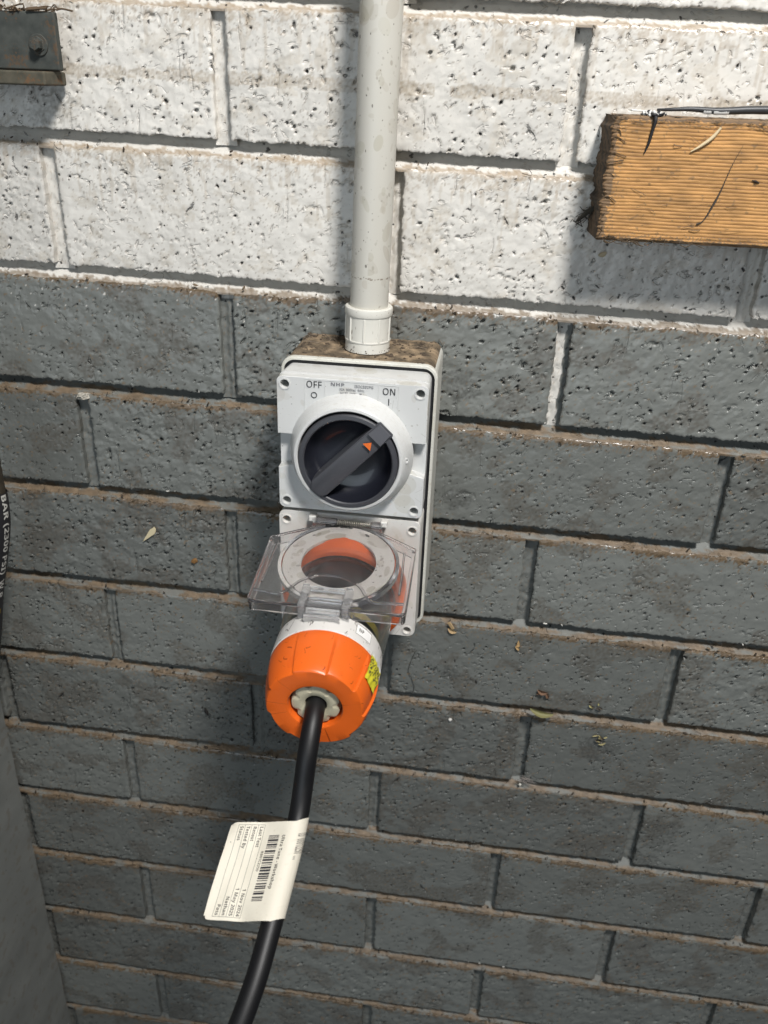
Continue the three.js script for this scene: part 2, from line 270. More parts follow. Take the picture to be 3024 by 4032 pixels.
for (let c = -1; c <= 14; c++) for (const px of PERP[c]) { // raked upright joints
  if (px < XMIN || px > XMAX) continue;
  const whiteRun = c === 2 && Math.abs(px - 0.3597) < 0.01, ph = R() * 50, ridge = R() < 0.4 ? 0.0012 : 0, deep = px > 0.2 ? 0.0095 : 0.0068;
  part('upright_joint', sheet(22, 70, (u, v) => {
    const y0 = bot(c, px) - 0.004, y1 = bot(c - 1, px) - JOINT + 0.002, y = y0 + (y1 - y0) * v, s = u * 2 - 1, x = px + s * (JOINT / 2 + 0.002) + 0.0006 * n2(y * 60, ph);
    const z = -deep + 0.0010 * fbm(y * 80 + ph, s * 0.6, 3) + ridge * Math.exp(-((s - 0.1) ** 2) * 14) + 0.0014 * (s < -0.4 ? (-0.4 - s) : 0);
    const edge = s + 0.14 * n2(y * 130, 3 + ph), w = c <= 1 || (whiteRun && edge > -0.6 && edge < 0.25) || (c === 2 && v > 0.9 && Math.abs(s) < 0.6), paint = w ? WHITE : GREY; const k = 0.95 + 0.06 * fbm(x * 90, y * 60, 2); let o = [paint[0] * k, paint[1] * k, paint[2] * k];
    if (n2(x * 500, y * 200 + ph) > 0.6) o = mix3(o, w ? TAN : DUST, 0.4);
    return [x, y, z, ...o];
  }), mortarMat, wall);
}

{ // grit, paint crumbs and webs lying along the ledges
  const r = rng(505), sets = [[[0.06, 0.045, 0.032], 520], [[0.19, 0.14, 0.09], 420], [[0.62, 0.60, 0.55], 110]];
  for (const [k, n] of sets) {
    const gs = []; for (let i = 0; i < n; i++) { const c = (r() * 11) | 0, x = -0.12 + 0.8 * r(), g = new THREE.IcosahedronGeometry(0.00025 + 0.0011 * r() ** 3, 0); g.scale(1 + r(), 0.6, 1); g.rotateZ(r() * 6); const under = k[0] > 0.5; g.translate(x, bot(c, x) - (under ? 0.0004 - 0.0016 * r() : 0.0062 + 0.0044 * r()), under ? -0.0006 : -0.0012 + 0.0012 * r()); gs.push(g); }
    const m = part('ledge_grit', gs, std({ color: col(...k), roughness: 0.95 }), wall); m.userData.kind = 'stuff';
  }
  const ws = []; for (let i = 0; i < 150; i++) { const c = (r() * 11) | 0, x = -0.12 + 0.78 * r(), L = 0.004 + 0.016 * r() * r(), p = V(x, bot(c, x) - 0.0105 * r(), 0.0004 - 0.002 * r()); ws.push(tube([p, p.clone().add(V(L * (r() - 0.5), -L * 0.3 * r(), 0.0016)), p.clone().add(V(L * (r() - 0.5) * 1.6, -L * r(), 0.0012)), p.clone().add(V(L * (r() - 0.5) * 2, -L * (0.4 + r()), 0.0009))], 0.00007 + 0.00012 * r(), 8, 4).toNonIndexed()); }
  const m = part('web_threads', ws, std({ color: col(0.06, 0.05, 0.04), roughness: 1 }), wall); m.userData.kind = 'stuff';
}

// ---------------------------------------------------------------- grime maps for plastic things
const blotch = (w, h, base, spots, seed, extra) => canvasTex(w, h, (g) => {
  const r = rng(seed); g.fillStyle = base; g.fillRect(0, 0, w, h);
  for (const [n, rmin, rmax, style, amin, amax] of spots) for (let k = 0; k < n; k++) { g.globalAlpha = amin + (amax - amin) * r(); g.fillStyle = style; g.beginPath(); const x = r() * w, y = r() * h, a = r() * 6.3, R0 = rmin + (rmax - rmin) * r() * r(); g.ellipse(x, y, R0, R0 * (0.35 + 0.65 * r()), a, 0, 6.3); g.fill(); }
  g.globalAlpha = 1; if (extra) extra(g, r);
});

// ---------------------------------------------------------------- conduit
{
  const o = V(0.2276, -0.119, 0.031), top = V(0.2352, 0.30, 0.031), d = top.clone().sub(o), L = d.length(); d.normalize();
  const t = thing('conduit', 'light grey plastic conduit pipe running down into the switch box top', 'conduit', [o.x, o.y, o.z]);
  const pm = blotch(512, 2048, '#d6d3cb', [[700, 2, 8, '#7b7263', 0.1, 0.35], [120, 2, 7, '#3a332b', 0.35, 0.85], [160, 12, 70, '#958a72', 0.06, 0.2]], 41, (g, r) => {
    for (let k = 0; k < 130; k++) { g.globalAlpha = 0.1 + 0.22 * r(); g.fillStyle = '#8e8368'; const x = r() * 512; g.fillRect(x, 2048 * (1 - 0.47) + 60 * r() - 60, 2 + 5 * r(), 12 + 46 * r()); } // smear of grime seen part-way up
    for (let k = 0; k < 60; k++) { g.globalAlpha = 0.2 + 0.4 * r(); g.fillStyle = '#5a4a38'; g.fillRect(r() * 512, 2048 * (1 - 0.075) + 6 * r(), 3 + 10 * r(), 2 + 3 * r()); }
    g.globalAlpha = 1;
  });
  const pipeMat = std({ color: col(0.80, 0.795, 0.77), map: pm, roughness: 0.42 });
  const prof = []; for (let i = 0; i <= 30; i++) prof.push([0.0126, 0.02 + (L - 0.02) * i / 30]);
  part('pipe', lathe(prof, o, d, 56, 1), pipeMat, t);
  const cm = blotch(512, 256, '#e3e1da', [[160, 1, 3, '#8b8273', 0.1, 0.4], [120, 1, 3.5, '#4d3f30', 0.3, 0.8]], 77);
  const cMat = std({ color: col(0.86, 0.855, 0.83), map: cm, roughness: 0.4 });
  const c = part('coupling', lathe([[0.0126, 0.0295], [0.0150, 0.0297], [0.0157, 0.0291], [0.0159, 0.0280], [0.0159, 0.0252], [0.0156, 0.0243], [0.0151, 0.0241], [0.0149, 0.0225], [0.0149, 0.0030], [0.0152, 0.0006]], o, d, 56, 0.6), cMat, t);
  const dustC = []; const q = new THREE.Quaternion().setFromUnitVectors(V(0, 1, 0), d);
  for (let k = 0; k < 9; k++) { const a = k * Math.PI * 2 / 9 + 0.22, g = new RoundedBoxGeometry(0.0012, 0.0155, 0.0012, 2, 0.0004); g.translate(Math.cos(a) * 0.0149, 0.0158, Math.sin(a) * 0.0149); g.applyQuaternion(q); g.translate(o.x, o.y, o.z); part('rib', g, cMat, c); }
  const g2 = lathe([[0.01495, 0.0082], [0.0153, 0.0080], [0.0153, 0.0072], [0.01495, 0.0070]], o, d, 48, 0.6); part('ring_ledge', g2, cMat, c);
  const clumps = []; const r = rng(12);
  for (let k = 0; k < 70; k++) { const a = r() * 6.28, g = new THREE.IcosahedronGeometry(0.0003 + 0.0007 * r() * r(), 0); g.scale(1, 0.6, 1); g.translate(Math.cos(a) * 0.0150, 0.0002 + 0.006 * r() * r(), Math.sin(a) * 0.0150); g.applyQuaternion(q); g.translate(o.x, o.y, o.z); clumps.push(g); }
  const dm = part('dirt', clumps, std({ color: col(0.07, 0.05, 0.034), roughness: 1 }), c); dm.userData.kind = 'stuff';
}

// ---------------------------------------------------------------- switched socket outlet: back box, rotary switch, socket and its clear flap
const plasticTex = blotch(1024, 1024, '#ffffff', [[220, 2, 9, '#8a7f70', 0.08, 0.3], [34, 2, 6, '#40382e', 0.25, 0.7], [60, 20, 90, '#cfc6b2', 0.08, 0.25]], 5, (g, r) => { g.strokeStyle = '#7d7568'; for (let k = 0; k < 26; k++) { g.globalAlpha = 0.1 + 0.3 * r(); g.lineWidth = 1 + 2 * r(); const x = r() * 1024, y = r() * 1024; g.beginPath(); g.moveTo(x, y); g.lineTo(x + 160 * (r() - 0.5), y + 160 * (r() - 0.5)); g.stroke(); } g.globalAlpha = 1; });
plasticTex.repeat.set(10, 10);
const plate = std({ color: col(0.61, 0.612, 0.595), map: plasticTex, roughness: 0.33 });
const cream = std({ color: col(0.62, 0.61, 0.55), map: plasticTex, roughness: 0.45 });
const oldWhite = std({ color: col(0.66, 0.64, 0.60), map: plasticTex, roughness: 0.42 });
const black = std({ color: col(0.012, 0.012, 0.014), roughness: 0.55 });
const BX0 = 0.1755, BX1 = 0.2775, BY0 = -0.3175, BY1 = -0.1198, BZ = 0.060;
const unit = thing('switched_socket', 'grey industrial switched socket with round dark dial and open clear flap', 'socket', [0.2265, -0.3175, 0.0005]);
{
  const rg = (i, z, r = 0.0085) => rrRing(BX0 + i, BY0 + i, BX1 - i, BY1 - i, r - i * 0.6, z);
  const bb = part('back_box', loft([rg(0, 0.0006), rg(0, 0.010), rg(0, 0.055), rg(-0.0008, 0.0556), rg(-0.0008, 0.0592), rg(-0.0002, BZ), rg(0.0011, BZ), rg(0.0013, 0.0575)], { crease: 0.5 }), cream, unit);
  const gs = rrShape(BX0 + 0.0012, BY0 + 0.0012, BX1 - 0.0012, BY1 - 0.0012, 0.0075); part('gasket', face(gs, 0.0580), black, bb);
  // dust lying on the top of the box
  const dtx = canvasTex(512, 512, (g) => { const im = g.createImageData(512, 512); for (let j = 0; j < 512; j++) for (let i = 0; i < 512; i++) { const n = 0.74 + 0.5 * fbm(i / 110, j / 110, 6) + 0.12 * m2(i / 2.2, j / 2.2) + 0.10 * n2(i / 6, j / 6), p = (j * 512 + i) * 4; const k = Math.max(0.2, n); im.data[p] = 152 * k; im.data[p + 1] = 132 * k; im.data[p + 2] = 106 * k; im.data[p + 3] = 255; } g.putImageData(im, 0, 0); });
  const nx = 110, nz = 66, pos = [], uv = [], idx = [], X0 = BX0 + 0.0012, X1 = BX1 - 0.0012, Z0 = 0.0008, Z1 = 0.0572;
  for (let j = 0; j <= nz; j++) for (let i = 0; i <= nx; i++) {
    const x = X0 + (X1 - X0) * i / nx, z = Z0 + (Z1 - Z0) * j / nz, e = Math.min(x - X0, X1 - x, Z1 - z + 0.0006 + 0.0022 * n2(x * 300, 4)) / 0.003;
    const cx = Math.max(0, 0.0085 - (x - BX0), 0.0085 - (BX1 - x)), arc = 0.0085 - Math.sqrt(Math.max(0, 0.0085 ** 2 - cx * cx));
    const h = Math.min(1, Math.max(0, e)) * (0.0004 + 0.0006 * (0.5 + fbm(x * 160, z * 160, 4))) - (e < 0.05 ? 0.0006 : 0);
    pos.push(x, BY1 - arc + h, z); uv.push(x / 0.08, z / 0.08);
  }
  for (let j = 0; j < nz; j++) for (let i = 0; i < nx; i++) { const a = j * (nx + 1) + i; idx.push(a, a + nx + 1, a + nx + 2, a, a + nx + 2, a + 1); }
  const dg = new THREE.BufferGeometry(); dg.setAttribute('position', new THREE.Float32BufferAttribute(pos, 3)); dg.setAttribute('uv', new THREE.Float32BufferAttribute(uv, 2)); dg.setIndex(idx); dg.computeVertexNormals();
  { const r = rng(606), cr = [], wb = []; for (let k = 0; k < 260; k++) { const g = new THREE.IcosahedronGeometry(0.0003 + 0.0012 * r() ** 3, 0); g.scale(1 + r(), 0.7, 1); g.rotateY(r() * 6); g.translate(X0 + 0.003 + (X1 - X0 - 0.006) * r(), BY1 + 0.0006 + 0.0003 * r(), 0.002 + 0.053 * Math.pow(r(), 1.4)); cr.push(g); }
    for (let k = 0; k < 34; k++) { const p = V(X0 + 0.004 + 0.094 * r(), BY1 + 0.0004, 0.003 + 0.05 * r() * r()), L = 0.004 + 0.012 * r(); wb.push(tube([p, p.clone().add(V(L * (r() - 0.5), 0.0016, L * (r() - 0.5))), p.clone().add(V(L * (r() - 0.5) * 2, 0.0008, L * (r() - 0.5) * 2))], 0.0001 + 0.00016 * r(), 8, 4).toNonIndexed()); }
    part('crumbs', cr, std({ color: col(0.075, 0.055, 0.038), roughness: 1 }), bb).userData.kind = 'stuff'; part('web_threads', wb, std({ color: col(0.20, 0.16, 0.12), roughness: 1 }), bb).userData.kind = 'stuff'; }
  part('dust_layer', dg, std({ color: 0xffffff, map: dtx, roughness: 1 }), bb, 'brown dust caked on the box top');
}
const circ = (x, y, r) => { const p = new THREE.Path(); p.absarc(x, y, r, 0, Math.PI * 2, true); return p; };
const screwMat = std({ color: col(0.16, 0.15, 0.14), metalness: 0.8, roughness: 0.5 });
function wells(list, zf, depth, r, mat, parent) { // open screw wells with a raised lip and a screw at the bottom
  for (const [x, y] of list) {
    const w = part('screw_hole', lathe([[r + 0.0011, zf], [r + 0.0010, zf + 0.0004], [r + 0.0002, zf + 0.0004], [r, zf], [r * 0.96, zf - depth], [0, zf - depth]], V(x, y, 0), V(0, 0, 1), 28, 0.6), mat, parent);
    part('screw', lathe([[0.0021, zf - depth], [0.0021, zf - depth + 0.0012], [0.0015, zf - depth + 0.0017], [0, zf - depth + 0.0018]], V(x, y, 0), V(0, 0, 1), 16, 0.6), screwMat, w);
  }
}
{ // rotary switch plate
  const PXL = 0.1777, PXR = 0.2747, PYB = -0.2170, PYT = -0.1245, ZF = 0.084, zm = 0.0765, holes = [[0.1831, -0.1297], [0.2695, -0.1300], [0.1829, -0.2115], [0.2692, -0.2118]], hr = 0.0028;
  const CX = 0.2262, CY = -0.1735;
  const low = loft([rrRing(PXL + 0.0012, -0.2187, PXR - 0.0004, -0.1236, 0.005, 0.0576), rrRing(PXL, PYB, PXR, PYT + 0.0009, 0.0045, zm)], { crease: 0.5 });
  // upper layer: outline with the two finger scoops cut out of its sides
  const s = new THREE.Shape(), nT = -0.1635, nB = -0.1875, ri = 0.0395, r0 = 0.004, yT = PYT, yB = PYB;
  const aT = Math.asin((nT - CY) / ri), aB = Math.asin((nB + 0.003 - CY) / ri), xT = ri * Math.cos(aT), xB = ri * Math.cos(aB);
  s.moveTo(PXL + r0, yB); s.lineTo(PXR - r0, yB); s.absarc(PXR - r0, yB + r0, r0, -Math.PI / 2, 0); s.lineTo(PXR, nB); s.lineTo(CX + xB, nB + 0.003); s.absarc(CX, CY, ri, aB, aT); s.lineTo(PXR, nT); s.lineTo(PXR, yT - r0); s.absarc(PXR - r0, yT - r0, r0, 0, Math.PI / 2);
  s.lineTo(PXL + r0, yT); s.absarc(PXL + r0, yT - r0, r0, Math.PI / 2, Math.PI); s.lineTo(PXL, nT); s.lineTo(CX - xT, nT); s.absarc(CX, CY, ri, Math.PI - aT, Math.PI - aB); s.lineTo(PXL, nB); s.lineTo(PXL, yB + r0); s.absarc(PXL + r0, yB + r0, r0, Math.PI, 1.5 * Math.PI);
  s.holes.push(circ(CX, CY, 0.0335)); for (const [x, y] of holes) s.holes.push(circ(x, y, hr + 0.0002));
  const up = new THREE.ExtrudeGeometry(s, { depth: ZF - zm - 0.0006, bevelEnabled: true, bevelThickness: 0.0006, bevelSize: 0.0005, bevelOffset: -0.0005, bevelSegments: 3, curveSegments: 20 }); up.translate(0, 0, zm);
  const lf = rrShape(PXL, PYB, PXR, PYT + 0.0009, 0.0045); lf.holes.push(circ(CX, CY, 0.0335)); for (const [x, y] of holes) lf.holes.push(circ(x, y, hr + 0.0002));
  const pl = part('switch_plate', [low, face(lf, zm), up], plate, unit);
  wells(holes, ZF, 0.013, hr, plate, pl);
  const Z = V(0, 0, 1), C = V(CX + 0.0001, CY, 0);
  part('dial_collar', lathe([[0.0408, ZF - 0.0005], [0.0402, ZF + 0.0012], [0.0392, ZF + 0.004], [0.0376, ZF + 0.0085], [0.0361, ZF + 0.0115], [0.0350, ZF + 0.0125], [0.0334, ZF + 0.0128], [0.0328, ZF + 0.0122], [0.0327, ZF - 0.004]], C, Z, 96, 0.5), plate, pl);
  const D = V(CX + 0.0001, CY - 0.0012, 0);
  const dialMat = phys({ color: col(0.012, 0.013, 0.019), roughness: 0.3, clearcoat: 0.35, clearcoatRoughness: 0.05 }), rimMat = std({ color: col(0.052, 0.053, 0.060), roughness: 0.42 });
  const dial = part('dial', lathe([[0.0322, 0.084], [0.0322, 0.0966], [0.0315, 0.0974], [0.0292, 0.0976], [0.0284, 0.0970]], D, Z, 96, 0.6), rimMat, unit, 'dark grey rotary dial turned to on');
  part('dial_bowl', lathe([[0.0284, 0.0970], [0.0276, 0.0945], [0.0266, 0.0905], [0.0250, 0.0870], [0.0220, 0.0845], [0.0140, 0.0836], [0, 0.0834]], D, Z, 96, 0.9), dialMat, dial);
  const bar = new THREE.Shape(), w = 0.0068, a = -0.0300, b = 0.0352;
  bar.moveTo(a, -w * 0.6); bar.quadraticCurveTo(a - 0.0012, 0, a, w * 0.6); bar.lineTo(a + 0.004, w); bar.lineTo(b - 0.001, w * 0.93); bar.lineTo(b, w * 0.8); bar.lineTo(b, -w * 0.8); bar.lineTo(b - 0.001, -w * 0.93); bar.lineTo(a + 0.004, -w); bar.closePath();
  const hb = new THREE.ExtrudeGeometry(bar, { depth: 0.0145, bevelEnabled: true, bevelThickness: 0.0006, bevelSize: 0.0006, bevelOffset: -0.0006, bevelSegments: 2, curveSegments: 6, steps: 1 });
  { const p = hb.attributes.position; for (let i = 0; i < p.count; i++) { const x = p.getX(i), z = p.getZ(i); if (z > 0.008) p.setZ(i, z - (x > 0.022 ? (x - 0.022) * 0.16 : 0)); } }
  const ang = 46 * Math.PI / 180; hb.rotateZ(ang); hb.translate(D.x, D.y, 0.0842);
  const hbm = part('handle', toCreasedNormals(hb.toNonIndexed(), 0.5), std({ color: col(0.058, 0.059, 0.066), roughness: 0.38 }), dial);
  const tip = new THREE.Shape(); tip.moveTo(0.0243, -0.0056); tip.lineTo(0.0343, -0.0050); tip.lineTo(0.0343, 0.0050); tip.lineTo(0.0243, 0.0056); tip.closePath();
  const tg = new THREE.ExtrudeGeometry(tip, { depth: 0.0012, bevelEnabled: true, bevelThickness: 0.0004, bevelSize: 0.0004, bevelOffset: -0.0004, bevelSegments: 2 }); tg.rotateY(0.12); tg.translate(0, 0, 0.0); tg.translate(0, 0, 0.0029); tg.rotateZ(ang); tg.translate(D.x, D.y, 0.0982); part('lit_tip', tg.index ? tg.toNonIndexed() : tg, std({ color: col(0.085, 0.086, 0.096), roughness: 0.4 }), dial);  // sloped handle tip, its paler grey stands for the light on it
  const tri = new THREE.Shape(); tri.moveTo(0.0222, 0); tri.lineTo(0.0176, 0.0033); tri.lineTo(0.0176, -0.0033); tri.closePath();
  const tri3 = new THREE.ExtrudeGeometry(tri, { depth: 0.0002, bevelEnabled: false }); tri3.rotateZ(ang); tri3.translate(D.x, D.y, 0.0994); part('arrow_mark', tri3, std({ color: col(0.80, 0.16, 0.02), roughness: 0.5 }), dial, 'orange triangle');
  // printed and moulded lettering
  const ink = std({ color: col(0.02, 0.02, 0.022), roughness: 0.6 }), greyInk = std({ color: col(0.20, 0.20, 0.21), roughness: 0.6 }), zt = ZF + 0.0001;
  part('off_lettering', text('OFF', 0.0043, 0.2021, -0.1287, zt), ink, pl); part('on_lettering', text('ON', 0.0043, 0.2497, -0.1299, zt), ink, pl);
  part('off_symbol', lathe([[0.0020, zt], [0.0020, zt + 0.0002], [0.0015, zt + 0.0002], [0.0015, zt]], V(0.2020, -0.1357, 0), Z, 24), ink, pl);
  part('on_symbol', box(0.24945, -0.1390, zt, 0.25005, -0.1346, zt + 0.0002, 0.0001), ink, pl);
  part('rating_lettering', [text('NHP', 0.0021, 0.2171, -0.1276, zt, fontB, 0.0002, 1.5), text('ISOC532PG', 0.0017, 0.2338, -0.1280, zt), text('32A  500Vac  50Hz', 0.0014, 0.2262, -0.1306, zt), text('M180  IP66', 0.0014, 0.2238, -0.1330, zt), (() => { const q = new THREE.CylinderGeometry(0.0011, 0.0011, 0.0002, 3); q.rotateX(Math.PI / 2); q.translate(0.2318, -0.1331, zt); return q.toNonIndexed(); })()], greyInk, pl);
  for (const [x0, y0, x1, y1] of [[0.1958, -0.1475, 0.1962, -0.1258], [0.2088, -0.1415, 0.2092, -0.1258], [0.2428, -0.1420, 0.2432, -0.1262], [0.2555, -0.149, 0.2559, -0.1262], [0.1958, -0.1258, 0.2090, -0.1255], [0.2093, -0.1258, 0.2430, -0.1255], [0.2433, -0.1262, 0.2559, -0.1259]]) part('panel_ridge', box(x0, y0, ZF - 0.0002, x1, y1, ZF + 0.00025, 0.0001), plate, pl);
  part('locking_eye', lathe([[0.0019, 0], [0.0019, 0.0006], [0.0010, 0.0006], [0.0009, -0.0006], [0, -0.0006]], V(CX + 0.0372, CY + 0.0018, ZF + 0.0092), V(0.75, 0.03, 0.66), 20), plate, pl);
}
const orangeTex = blotch(2048, 1024, '#ffffff', [[500, 1, 3, '#7a3a18', 0.08, 0.3], [90, 1, 4, '#2a1a12', 0.2, 0.6], [60, 10, 50, '#d9b49c', 0.06, 0.16]], 60, (g, r) => { // rubbed soot and scratches on the grip corners
  g.strokeStyle = '#3c2a24'; g.lineCap = 'round'; for (let k = 0; k < 90; k++) { g.globalAlpha = 0.15 + 0.4 * r(); g.lineWidth = 1 + 5 * r() * r(); const x = r() * 2048, y = 240 + 230 * r(); g.beginPath(); g.moveTo(x, y); g.quadraticCurveTo(x + 30 * (r() - 0.5), y + 20 * (r() - 0.5), x + 70 * (r() - 0.5), y + 40 * (r() - 0.5)); g.stroke(); } g.globalAlpha = 1; });
const orange = std({ color: col(0.76, 0.128, 0.012), map: orangeTex, roughness: 0.36 });
const SY0 = -0.3140, SY1 = -0.2200, SZ = 0.082, SCX = 0.2251, SCY = -0.2712;
{ // socket plate
  const x0 = 0.1765, x1 = 0.2742, holes = [[0.1820, -0.2272], [0.2687, -0.2278], [0.1818, -0.3088], [0.2686, -0.3086]], hr = 0.0027;
  const s = rrShape(x0 + 0.0004, SY0 + 0.0004, x1 - 0.0004, SY1 - 0.0004, 0.005); s.holes.push(circ(SCX, SCY, 0.030)); for (const [x, y] of holes) s.holes.push(circ(x, y, hr + 0.0002));
  const pl = part('socket_plate', [loft([rrRing(x0 + 0.0020, SY0 - 0.0006, x1 + 0.0002, SY1 + 0.0008, 0.005, 0.0576), rrRing(x0, SY0, x1, SY1, 0.0055, SZ - 0.0006), rrRing(x0 + 0.0004, SY0 + 0.0004, x1 - 0.0004, SY1 - 0.0004, 0.0052, SZ)], { crease: 0.45 }), face(s, SZ)], oldWhite, unit);
  wells(holes, SZ, 0.014, hr, oldWhite, pl);
  const Z = V(0, 0, 1);
  part('socket_rim', lathe([[0.0385, SZ], [0.0385, SZ + 0.004], [0.0375, SZ + 0.005], [0.0320, SZ + 0.005], [0.0310, SZ], [0.0305, SZ - 0.02]], V(SCX, SCY, 0), Z, 72, 0.5), oldWhite, pl);
  for (const [a, b] of [[0.1985, 0.2035], [0.2475, 0.2520]]) part('hinge_block', box(a, -0.2245, SZ - 0.001, b, -0.2203, SZ + 0.0055, 0.0008), oldWhite, pl);
}
const clear = phys({ color: col(0.95, 0.94, 0.94), transmission: 0.975, thickness: 0.003, ior: 1.5, roughness: 0.07, attenuationColor: col(0.93, 0.87, 0.87), attenuationDistance: 0.03 });
const frosted = phys({ color: col(0.95, 0.95, 0.95), transmission: 0.86, thickness: 0.004, ior: 1.5, roughness: 0.10 });
{ // clear flap, swung up and resting on the plug
  const A = 11 * Math.PI / 180, H = V(0.2251, -0.2245, 0.0865);
  const toW = new THREE.Matrix4().makeBasis(V(1, 0, 0), V(0, -Math.sin(A), Math.cos(A)), V(0, -Math.cos(A), -Math.sin(A))).setPosition(H); // local x across, y outward from hinge, z downward
  const W = (g) => { g.applyMatrix4(toW); return g.index ? g.toNonIndexed() : g; };
  const outline = (i, hw = 0.0487, L = 0.0805) => { const s = new THREE.Shape(); s.moveTo(-0.0240 + i, -0.001 + i); s.lineTo(0.0240 - i, -0.001 + i); s.lineTo(0.0240 - i, 0.006); s.lineTo(hw - i, 0.019 + i * 0.4); s.lineTo(hw - i, L - 0.004); s.quadraticCurveTo(hw - i, L - i, hw - 0.004, L - i); s.lineTo(-hw + 0.004, L - i); s.quadraticCurveTo(-hw + i, L - i, -hw + i, L - 0.004); s.lineTo(-hw + i, 0.019 + i * 0.4); s.lineTo(-0.0240 + i, 0.006); s.closePath(); return s; };
  const top = new THREE.ExtrudeGeometry(outline(0.0007), { depth: 0.0012, bevelEnabled: true, bevelThickness: 0.0006, bevelSize: 0.0007, bevelOffset: 0, bevelSegments: 3, curveSegments: 6 }); top.translate(0, 0, 0.0006);
  const fl = part('flap', W(top), clear, unit, 'clear plastic flap swung open');
  // side skirt
  const o = outline(0.0002), i2 = outline(0.0024); o.holes.push(new THREE.Path(i2.getPoints(6)));
  const sk = new THREE.ExtrudeGeometry(o, { depth: 0.0066, bevelEnabled: false, curveSegments: 6 }); sk.translate(0, 0, 0.0026); part('skirt', W(sk), clear, fl);
  // white sealing ring glued under the flap
  const sealTex = blotch(512, 256, '#ffffff', [[300, 1, 7, '#8f877a', 0.2, 0.55], [60, 1, 7, '#2c2620', 0.5, 0.95], [110, 6, 30, '#9a907a', 0.15, 0.4]], 33);
  const seal = lathe([[0.0242, 0.0030], [0.0242, 0.0052], [0.0250, 0.0058], [0.0352, 0.0058], [0.0360, 0.0050], [0.0360, 0.0030], [0.0242, 0.0030]], V(0, 0, 0), V(0, 0, 1), 72, 0.5); seal.translate(0.0006, 0.0372, 0); part('seal', W(seal), std({ color: col(0.74, 0.72, 0.67), map: sealTex, roughness: 0.6 }), fl, 'dirty white sealing ring');
  const rim = lathe([[0.0368, 0.0028], [0.0368, 0.0068], [0.0390, 0.0068], [0.0390, 0.0028], [0.0368, 0.0028]], V(0, 0, 0), V(0, 0, 1), 72, 0.5); rim.translate(0.0006, 0.0372, 0); part('seal_rim', W(rim), clear, fl);
  // raised step that arches round the latch
  const arch = [V(-0.0465, 0.0715, 0), V(-0.040, 0.0718, 0), V(-0.0305, 0.0728, 0), V(-0.0262, 0.070, 0), V(-0.020, 0.0605, 0), V(-0.0105, 0.0540, 0), V(-0.001, 0.0522, 0), V(0.0085, 0.0540, 0), V(0.018, 0.0602, 0), V(0.0245, 0.070, 0), V(0.029, 0.0728, 0), V(0.038, 0.0722, 0), V(0.0465, 0.0718, 0)];
  part('step_rib', W(tube(arch, 0.0010, 80, 10)), clear, fl);
  for (const s of [-1, 1]) part('side_rib', W(tube([V(s * 0.0415, 0.024, 0.0002), V(s * 0.0425, 0.045, 0.0002), V(s * 0.043, 0.064, 0.0002)], 0.0007, 16, 8)), clear, fl);
  const lat = []; const lb = (x0, y0, z0, x1, y1, z1, r = 0.0006) => lat.push(W(box(x0, y0, z0, x1, y1, z1, r)));
  lb(-0.0165, 0.0640, -0.0026, -0.0118, 0.0840, 0.0085, 0.001); lb(0.0103, 0.0640, -0.0026, 0.0150, 0.0840, 0.0085, 0.001); lb(-0.0116, 0.0655, -0.0022, 0.0101, 0.0690, 0.0000, 0.0008); lb(-0.0112, 0.0812, 0.0004, 0.0097, 0.0862, 0.0040); lb(-0.0118, 0.0866, 0.0010, 0.0103, 0.0884, 0.0100); lb(-0.0112, 0.0735, -0.0010, 0.0097, 0.0750, 0.0028); lb(-0.0112, 0.0775, -0.0010, 0.0097, 0.0788, 0.0028);
  part('latch', lat, frosted, fl);
  part('maker_lettering', W((() => { const g = text('CLIPSAL', 0.0026, 0, 0, 0, fontB, 0.0003, 1.3); g.scale(1, -1, 1); g.translate(-0.0056, 0.0035, -0.0004); return g; })()), std({ color: col(0.05, 0.05, 0.055), roughness: 0.5 }), fl);
  // hinge barrel and coiled spring
  const barrel = (x0, x1) => lathe([[0.0008, x0], [0.0026, x0], [0.0026, x1], [0.0008, x1]], V(H.x, H.y + 0.0008, H.z), V(1, 0, 0), 24, 0.5);
  part('hinge_barrel', barrel(-0.0238, -0.0075), clear, fl); part('hinge_barrel', barrel(0.0165, 0.0238), clear, fl);
  const sp = []; for (let k = 0; k <= 16 * 12; k++) { const a = k / 12 * 2 * Math.PI; sp.push(V(H.x - 0.0070 + 0.0230 * k / 192, H.y + 0.0008 + 0.0017 * Math.cos(a), H.z + 0.0017 * Math.sin(a))); }
  part('hinge_spring', tube(sp, 0.00038, 420, 6), std({ color: col(0.5, 0.47, 0.40), metalness: 0.9, roughness: 0.35 }), fl);
}

